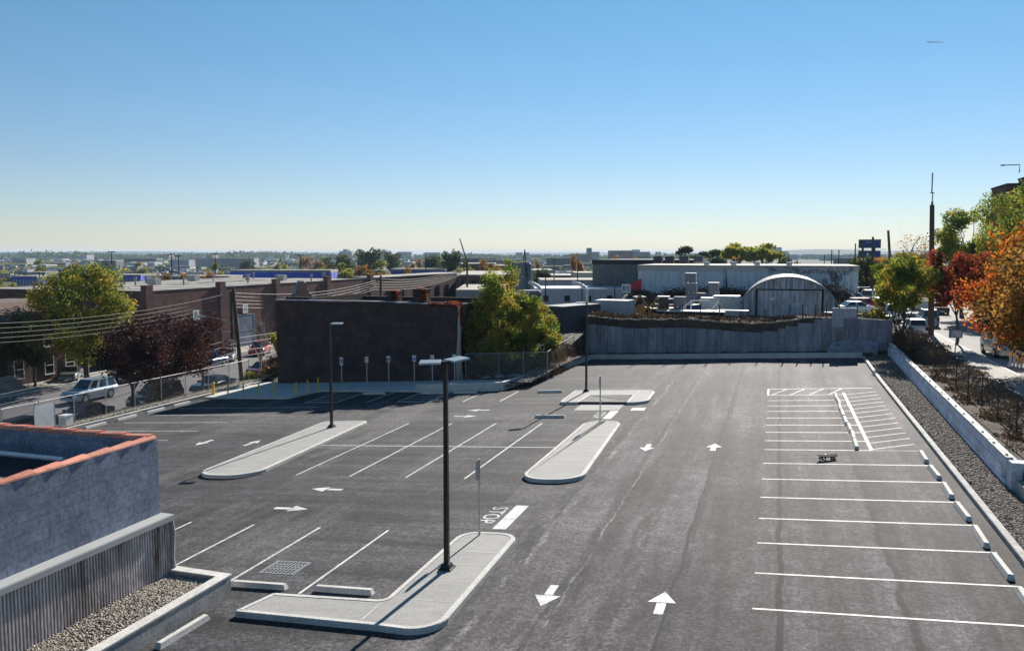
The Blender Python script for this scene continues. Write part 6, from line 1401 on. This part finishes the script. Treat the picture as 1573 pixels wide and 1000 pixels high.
spec = [('gold', 8, 428, 235, 26, 'yellow green tree at the far left edge'), ('rust', 72, 427, 240, 34, 'rusty tree right of the blue glazed block'), ('rust', 96, 430, 230, 26, 'low rusty tree left of the olive crown'),
 ('rust', 125, 426, 235, 34, 'orange brown tree above the olive crown'), ('olive', 160, 423, 240, 30, 'olive gold tree right of the orange brown one'), ('gold', 233, 424, 245, 28, 'yellow green tree beyond the pale roof'), ('rust', 256, 420, 260, 22, 'small orange tree left of the blue strip building'), ('rust', 283, 420, 270, 22, 'small russet tree above the blue strip building'),
 ('rust', 316, 418, 270, 28, 'low golden tree left of the bright blue shed'), ('olive', 333, 404, 420, 16, 'small yellow tree by the thin light mast'), ('green', 380, 400, 600, 16, 'small dark tree in the rail yard'),
 ('rust', 476, 395, 620, 34, 'golden brown tree on the skyline left of the blue grey blocks'), ('olive', 500, 396, 600, 26, 'olive tree beside the golden brown one'), ('green', 522, 392, 560, 30, 'dark green tree under the pale towers'), ('green', 563, 383, 520, 30, 'tall round dark tree standing above the skyline'), ('green', 605, 388, 560, 20, 'dark round tree right of the tall one'),
 ('gold', 530, 405, 350, 34, 'yellow green tree in the clump behind the warehouse'), ('rust', 556, 408, 345, 34, 'golden tree in the middle of the clump behind the warehouse'), ('olive', 585, 401, 340, 30, 'tall olive tree at the right of the clump behind the warehouse'), ('rust', 574, 420, 330, 40, 'low golden hedge like tree before the clump'), ('rust', 628, 411, 335, 18, 'small golden tree by the pale blue shed'),
 ('green', 672, 394, 380, 30, 'dark olive tree left of the tall dark one'), ('green', 690, 386, 360, 24, 'tall dark feathery tree with a ragged top'), ('gold', 714, 402, 330, 24, 'bright green tree right of the tall dark one'), ('rust', 748, 400, 330, 28, 'golden tree below the long deck'), ('rust', 640, 398, 560, 16, 'small gold tree on the skyline'),
 ('lime', 781, 399, 300, 18, 'bright green narrow tree left of the silos'), ('rust', 822, 399, 420, 14, 'small tan tree under the skyline'), ('rust', 887, 391, 380, 20, 'pale brown dome shaped tree above the cream wall'), ('green', 828, 414, 230, 24, 'dark bushy tree right of the tall silo'), ('rust', 848, 426, 190, 16, 'red orange bush beside the dark bushy tree'), ('gold', 905, 414, 240, 14, 'small yellow tree left of the dark roof band'),
 ('broad', 1056, 379, 300, 38, 'dark leafy tree above the ribbed roof'), ('broad', 1098, 384, 310, 42, 'wide dark tree above the ribbed roof'), ('broad', 1080, 387, 330, 30, 'dark tree between the two dark ones on the roof line'), ('airy', 1134, 375, 260, 42, 'airy yellow green tree above the ribbed roof'), ('airy', 1170, 376, 255, 56, 'wide airy yellow green tree above the ribbed roof'), ('rust', 1132, 395, 250, 20, 'low brownish tree at the ribbed roof edge'), ('gold', 1186, 396, 250, 30, 'low yellow green bushes over the ribbed roof'), ('green', 1208, 396, 300, 26, 'low dark tree right of the airy ones'),
 ('rust', 950, 394, 500, 20, 'tan tree line left of the long flat block'), ('rust', 978, 397, 480, 26, 'low tan tree in front of the long flat block'), ('gold', 430, 398, 520, 16, 'small yellow tree in the rail yard'), ('olive', 60, 400, 700, 16, 'small tree beyond the rail yard at the far left'), ('olive', 215, 403, 640, 18, 'small olive tree in the rail yard'), ('rust', 110, 404, 560, 20, 'tan tree in the rail yard'),
 ('gold', 770, 418, 210, 20, 'yellow tree right behind the tall centre tree'), ('rust', 762, 408, 260, 20, 'reddish tree left of the silos'), ('olive', 806, 402, 500, 20, 'olive tree behind the hoist mast')]
for s_ in spec: dtree(*s_)
# ================================================================== RAIL YARD, TRUCKS
def proto_box(m, nm='rail_car'):
    t = thing(nm, 'x', 'rail car', (0, 0, -500)); MB().box(-7, 7, -1.5, 1.5, 1.1, 4.2).build('body', m, t)
    w_ = MB()
    for x in (-5.2, -4.0, 4.0, 5.2):
        for y in (-1.1, 1.1): w_.tube([(x, y - .1, .5), (x, y + .1, .5)], .5, 8)
    w_.build('wheels', 'tyre', t); MB().box(-7.1, 7.1, -1.55, 1.55, 4.2, 4.4).build('roof', 'roofwhite' if m != 'roofwhite' else 'offwhite', t); return t
RC = {k: proto_box(m) for k, m in (('white', 'contwhite'), ('grey', 'tank'), ('brown', 'citytan'), ('blue', 'bluesign'))}
RK = {k: kids(v) for k, v in RC.items()}; used2 = set(); rr = random.Random(9); cnt = 0
for row, D in enumerate((600, 650, 705, 770, 840, 920, 1010, 1110, 1240, 1400, 1620)):
    px = -10 + rr.uniform(0, 40)
    while px < 700 and cnt < 285:
        s0 = 1.0
        k = rr.choice(('white', 'white', 'grey', 'white', 'brown', 'grey', 'blue'))
        if rr.random() < .72:
            if k in used2: o = copy_tree(RC[k], RK[k])
            else: o = RC[k]; used2.add(k)
            q = far(px, 400, D + rr.uniform(-12, 12)); o.location = (q.x, q.y, terr(q.x, q.y)); o.rotation_euler = (0, 0, YAW + rr.choice((0, 0, 0, .1, 1.4))); s = rr.uniform(.35, .9); o.scale = (s, 1, rr.uniform(.8, 1.3))
            if True:
                tag(o, {'white': 'white rail car', 'grey': 'dark grey rail car', 'brown': 'brown rail car', 'blue': 'blue rail car'}[k] + ' standing in the distant yard in the %s row' % ORD[row], 'rail car', 'rail cars in the %s row of the distant yard' % ORD[row]); cnt += 1
        px += (15 * F_ / D) * s0 * rr.uniform(1.0, 2.2) + rr.choice((0, 0, 6))
g = np.random.default_rng(12); V = []; nb_ = 0
for k in range(5200):
    D = 560 * (2600 / 560) ** g.random(); row = round(math.log(D / 560) * 26) / 26; D = 560 * math.exp(row) + g.uniform(-4, 4)
    px = g.uniform(-20, 1000 if D > 700 else 900); q = far(px, 400, D); a = YAW + g.choice([0, 0, 0, .12, 1.5]); lx, ly, h = g.uniform(1.5, 8), g.uniform(1, 2), g.uniform(1.2, 4.2)
    c, s = math.cos(a), math.sin(a); z0 = terr(q.x, q.y)
    for dz in (0, h):
        for (u, w_) in ((-lx, -ly), (lx, -ly), (lx, ly), (-lx, ly)): V.append((q.x + u * c - w_ * s, q.y + u * s + w_ * c, z0 + dz))
    nb_ += 1
FS = [(i * 8 + a_, i * 8 + b_, i * 8 + c_, i * 8 + d_) for i in range(nb_) for a_, b_, c_, d_ in ((4, 5, 6, 7), (0, 1, 5, 4), (1, 2, 6, 5), (2, 3, 7, 6), (3, 0, 4, 7))]
m, nt, bs = newmat('mixed vehicle and container paint'); ri = N(nt, 'ShaderNodeNewGeometry').outputs['Random Per Island']
rr_ = ramp(nt, ri, [(0, (.03, .035, .05)), (.25, (.10, .12, .18)), (.45, (.62, .62, .60)), (.6, (.05, .06, .09)), (.75, (.75, .75, .74)), (.86, (.22, .12, .10)), (.93, (.10, .16, .35)), (1, (.5, .5, .48))]); rr_.node.color_ramp.interpolation = 'CONSTANT'; L(nt, rr_, bs.inputs['Base Color']); bs.inputs['Roughness'].default_value = .5
o = MB().add(V, FS).build('yard_clutter', m); tag(o, 'countless far trucks, trailers and low roofs filling the rail yards', 'vehicles', kind='stuff')
# distant flat buildings
sk = random.Random(21); names = set()
def far_building(px0, px1, ptop, D, dep, m, rm, label, wins=0):
    t, w, h = fblock('distant_building', label, 'building', px0, px1, ptop, D, dep, m, rm, 'buildings on the skyline', par=1.0)
    if wins: 
        for k in range(wins): z = h * (k + .6) / (wins + .6); MB().box(-w * .9, w * .9, -.3, .3, z - h * .12 / wins * 2, z).build('window_band', 'gl', t)
    return t
for (a, b, pt_, D, lb, wn) in ((521, 540, 386, 2600, 'stepped pale tower group left of the tall round tree', 3), (527, 533, 383, 2650, 'narrow tower rising above the stepped group', 3), (580, 596, 386, 2600, 'broad pale block right of the tall round tree', 3), (586, 592, 383.5, 2680, 'small tower behind the broad pale block', 2), (611, 632, 387, 2500, 'pale blue grey block right of the small dark tree', 3), (651, 676, 388, 2500, 'long pale block with windows left of the feathery tree', 3), (693, 708, 387, 2400, 'block behind the feathery dark tree', 3),
 (720, 724, 389, 3000, 'small tower right of the crane boom', 2), (792, 803, 388, 2600, 'pale block left of the hoist mast', 3), (806, 813, 388, 2500, 'flat topped pylon block on the skyline', 2), (813, 832, 391, 2700, 'low pale block right of the mast', 2), (738, 745, 390, 3200, 'small block on the skyline', 1), (755, 762, 391, 3200, 'tiny block left of the tallest silo', 1),
 (878, 906, 390, 1500, 'long flat building with a pale domed roof', 2), (903, 909, 381, 1500, 'narrow dark tower beside the domed building', 4), (909, 921, 387, 1600, 'stepped block right of the narrow dark tower', 3), (937, 973, 385, 1100, 'long flat institutional block above the dark roof band', 3), (973, 999, 387, 1150, 'right wing of the long flat block', 3), (974, 983, 383.5, 2600, 'pale tower behind the long flat block', 2), (1011, 1016, 387, 3200, 'small tower right of the long flat block', 1),
 (1192, 1201, 380, 3000, 'blue grey tower standing right of the airy trees', 4), (1202, 1211, 386, 3000, 'shorter block joined to the blue grey tower', 2), (1189, 1213, 389, 3050, 'base block under the blue grey tower', 1), (1240, 1262, 391, 2800, 'low pale block right of the tower', 1), (1268, 1300, 392, 2200, 'low white block above the ribbed roof', 1),
 (290, 390, 397, 900, 'long low white roofed terminal in the rail yard', 1), (262, 290, 399, 860, 'low white shed left of the long terminal', 1), (18, 40, 397, 1300, 'pale block beyond the far left rail cars', 2), (155, 178, 400, 800, 'pale stepped building behind the light mast', 2), (190, 240, 397, 1300, 'pale low shed at the far side of the rail yard', 1), (650, 704, 401, 700, 'white roofed shed before the skyline', 1), (840, 880, 396, 900, 'blue grey shed under the skyline', 1), (735, 800, 399, 800, 'pale roofed shed below the long deck', 1), (1290, 1322, 396, 900, 'pale low building right of the tower', 1)):
    far_building(a, b, pt_, D, D * .02, sk.choice(('cityblue', 'cityblue', 'citytan', 'greengrey')), sk.choice(('roofgrey', 'roofwhite', 'cityblue')), lb, wn)
SEC = ['left', 'centre left', 'middle', 'centre right', 'right']
for k in range(60):
    px = sk.uniform(0, 1320); D = sk.uniform(2200, 4200); w = sk.uniform(4, 15); tp_ = 391.5 - sk.random() ** 3 * 4.0
    t = far_building(px, px + w, tp_, D, 40, sk.choice(('cityblue', 'citytan', 'cityblue')), 'roofgrey', 'small hazy building on the %s of the skyline' % SEC[min(4, int(px / 265))])
    t['group'] = 'hazy small buildings on the %s of the skyline' % SEC[min(4, int(px / 265))]
for k in range(80):
    px = sk.uniform(-10, 900); D = sk.uniform(500, 1900); w = sk.uniform(10, 34) * (800 / D) ** .5
    q = far(px, 400, D); hh = sk.uniform(3.5, 7.5); pt_ = 390 + (18.2 - hh) * F_ / D
    t = far_building(px, px + w, pt_, D, sk.uniform(12, 30), sk.choice(('contwhite', 'cityblue', 'citytan', 'tank', 'greengrey')), sk.choice(('roofwhite', 'offwhite', 'roofgrey')), 'low flat shed in the hazy middle distance, %s part' % SEC[min(4, int(max(px, 0) / 225))])
    t['group'] = 'low sheds in the hazy distance, %s part' % SEC[min(4, int(max(px, 0) / 225))]
# masts with floodlights
for px, pt_, D, lb in ((171, 387, 330, 'tall floodlight mast above the olive tree'), (263, 391, 360, 'floodlight mast second from the left'), (274, 393, 420, 'thin mast right beside the second floodlight mast'), (330, 390, 400, 'floodlight mast above the bright blue shed'), (461, 392, 420, 'floodlight mast left of the skyline trees'), (60, 417, 225, 'wooden pole at the left end of the warehouse roof'), (253, 424, 150, 'thin pole on the warehouse roof'), (374, 423, 160, 'thin pole before the bright blue shed'), (503, 418, 160, 'thin pole at the right end of the bright blue shed'), (654, 392, 300, 'thin pole left of the dark olive tree'), (560, 418, 300, 'thin pole in the clump')):
    a = far(px, pt_, D); zb = terr(a.x, a.y); t = thing('floodlight_mast', lb, 'mast', (a.x, a.y, zb), YAW, 'masts and thin poles beyond the warehouse')
    MB().tube([(0, 0, 0), (0, 0, a.z - zb)], [D * .0008, D * .0005], 6).build('mast', 'roofdark', t)
    if 'floodlight' in lb: MB().box(-D * .0042, D * .0042, -.2, .2, a.z - zb - D * .0006, a.z - zb + D * .0004).build('lamp_bar', 'roofdark', t)
# far woods, countless
g = np.random.default_rng(5); pts = []
for k in range(900):
    px = g.uniform(-60, 1640); D = g.uniform(2300, 4800); q = far(px, 400, D); hh = g.uniform(6, 16) + 8 * (px < 620) + 4 * math.sin(px * .02)
    pts.append((q.x, q.y, FARZ + hh * .5, g.uniform(25, 70), 30, hh * .55))
o = leaf_obj('far_woods', leaves(pts, 42000, 4.5, 77, .5), LF['deep'], None); tag(o, 'hazy wooded rise along the whole horizon', 'woods', kind='stuff')
pts = []
for k in range(260):
    px = g.uniform(-40, 1000); D = g.uniform(520, 2000); q = far(px, 400, D); pts.append((q.x, q.y, FARZ + 3, g.uniform(5, 12), 6, g.uniform(2.5, 4)))
o = leaf_obj('scattered_woods', leaves(pts, 22000, 1.0, 78, .5), LF['olive'], None); tag(o, 'small far trees and hedges dotted through the rail yards', 'woods', kind='stuff')
hl = MB()
for (px, D, w, h) in ((40, 6500, 1500, 26), (200, 7000, 1600, 32), (420, 6800, 1300, 26), (900, 7500, 1800, 24), (1270, 5200, 700, 40), (1420, 5600, 900, 34), (1600, 6000, 1200, 30)):
    q = far(px, 395, D); n = 24
    hl.add([(q.x + RT.x * w * (i / n * 2 - 1) + FH.x * dd, q.y + RT.y * w * (i / n * 2 - 1) + FH.y * dd, FARZ - 3 + (h + 9) * k * math.sin(math.pi * i / n)) for dd, k in ((-500, 0), (0, 1), (600, 0)) for i in range(n + 1)], [(r_ * (n + 1) + i, r_ * (n + 1) + i + 1, (r_ + 1) * (n + 1) + i + 1, (r_ + 1) * (n + 1) + i) for r_ in range(2) for i in range(n)])
MT['hill'] = mat('wooded hill', (.05, .06, .03), (.08, .085, .05), .01, 1, mode='world'); struct(hl, 'hills', 'hill', 'low hazy hills on the horizon')
# contrail
a, b = far(1423, 65, 9000), far(1451, 65.5, 9000)
MT['cloud'] = mat('thin cloud', (.9, .9, .9), (.8, .8, .8), 3, 1)
tag(MB().tube([Vector((0, 0, 0)), (b - a) * .1, (b - a) * .5, (b - a) * .8, b - a], [2, 6, 5, 3, 1], 8).build('contrail', 'cloud', loc=a), 'short white contrail streak high in the right of the sky', 'contrail')
a = far(1101, 356, 150)
tag(MB().add([(0, 0, 0), (-.35, 0, .12), (-.3, .1, .16), (.35, 0, .1), (.3, .1, .14), (.05, -.1, -.03), (.05, .15, .0)], [(0, 1, 2), (0, 3, 4), (0, 5, 6), (1, 5, 2), (3, 4, 6)]).build('bird', 'black', loc=a), 'tiny dark bird above the skyline trees', 'bird')
# ================================================================== HAZE, SKY, SUN, CAMERA
hz = MB().box(-15500, 15500, -120, 15500, -10.6, 46).build('haze', 'white')
m = bpy.data.materials.new('haze air'); m.use_nodes = True; nt = m.node_tree; nt.nodes.clear(); out = N(nt, 'ShaderNodeOutputMaterial'); pv = N(nt, 'ShaderNodeVolumePrincipled')
pv.inputs['Color'].default_value = (.58, .78, 1, 1); pv.inputs['Density'].default_value = HAZE; pv.inputs['Anisotropy'].default_value = .0
L(nt, pv.outputs[0], out.inputs['Volume']); hz.data.materials.clear(); hz.data.materials.append(m); tag(hz, 'pale blue haze hanging over the distance', 'haze', kind='stuff')
w = bpy.data.worlds.new('World'); scene.world = w; w.use_nodes = True; nt = w.node_tree
sky = N(nt, 'ShaderNodeTexSky'); sky.sky_type = 'NISHITA'; sky.sun_disc = False
EL, AZ = rad(27), rad(4)
sky.sun_elevation = EL; sky.sun_rotation = AZ; sky.air_density = SKY[0]; sky.dust_density = SKY[1]; sky.ozone_density = SKY[2]; sky.altitude = 0
bg = nt.nodes['Background']; hs_ = N(nt, 'ShaderNodeHueSaturation'); hs_.inputs['Saturation'].default_value = 1.08; L(nt, sky.outputs[0], hs_.inputs['Color'])
sx_ = N(nt, 'ShaderNodeSeparateXYZ'); L(nt, N(nt, 'ShaderNodeTexCoord').outputs['Generated'], sx_.inputs[0])
tc_ = ramp(nt, sx_.outputs[2], [(0.0, (.82, .82, 1.0)), (.10, (.82, .86, .98)), (.30, (.79, 1.05, 1.04))])
tn = mix(nt, 1.0, hs_.outputs[0], tc_, 'MULTIPLY'); L(nt, tn, bg.inputs[0]); bg.inputs[1].default_value = SKY[3]
sd = bpy.data.lights.new('sun', 'SUN'); sd.energy = SUN; sd.angle = rad(.5); sd.color = (1, .94, .85)
so = bpy.data.objects.new('sun', sd); COL.objects.link(so)
dirv = Vector((math.sin(AZ) * math.cos(EL), math.cos(AZ) * math.cos(EL), math.sin(EL))); so.rotation_euler = (-dirv).to_track_quat('-Z', 'Y').to_euler()
cam = bpy.data.cameras.new('camera'); co = bpy.data.objects.new('camera', cam); COL.objects.link(co); scene.camera = co
cam.sensor_width = 36; cam.lens = F_ / 1573 * 36; cam.clip_start = .1; cam.clip_end = 40000
co.matrix_world = Matrix(((RT.x, UP.x, -FW.x, 0), (RT.y, UP.y, -FW.y, 0), (RT.z, UP.z, -FW.z, CH), (0, 0, 0, 1)))
scene.view_settings.view_transform = 'Standard'; scene.view_settings.look = 'None'; scene.view_settings.exposure = EXPO; scene.view_settings.gamma = 1
scene.cycles.use_denoising = True; scene.cycles.denoiser = 'OPENIMAGEDENOISE'; scene.cycles.denoising_prefilter = 'ACCURATE'; scene.cycles.denoising_input_passes = 'RGB_ALBEDO_NORMAL'; scene.cycles.sample_clamp_indirect = 1.5; scene.cycles.sample_clamp_direct = 12; scene.cycles.max_bounces = 6; scene.cycles.transparent_max_bounces = 16; scene.cycles.volume_bounces = 1
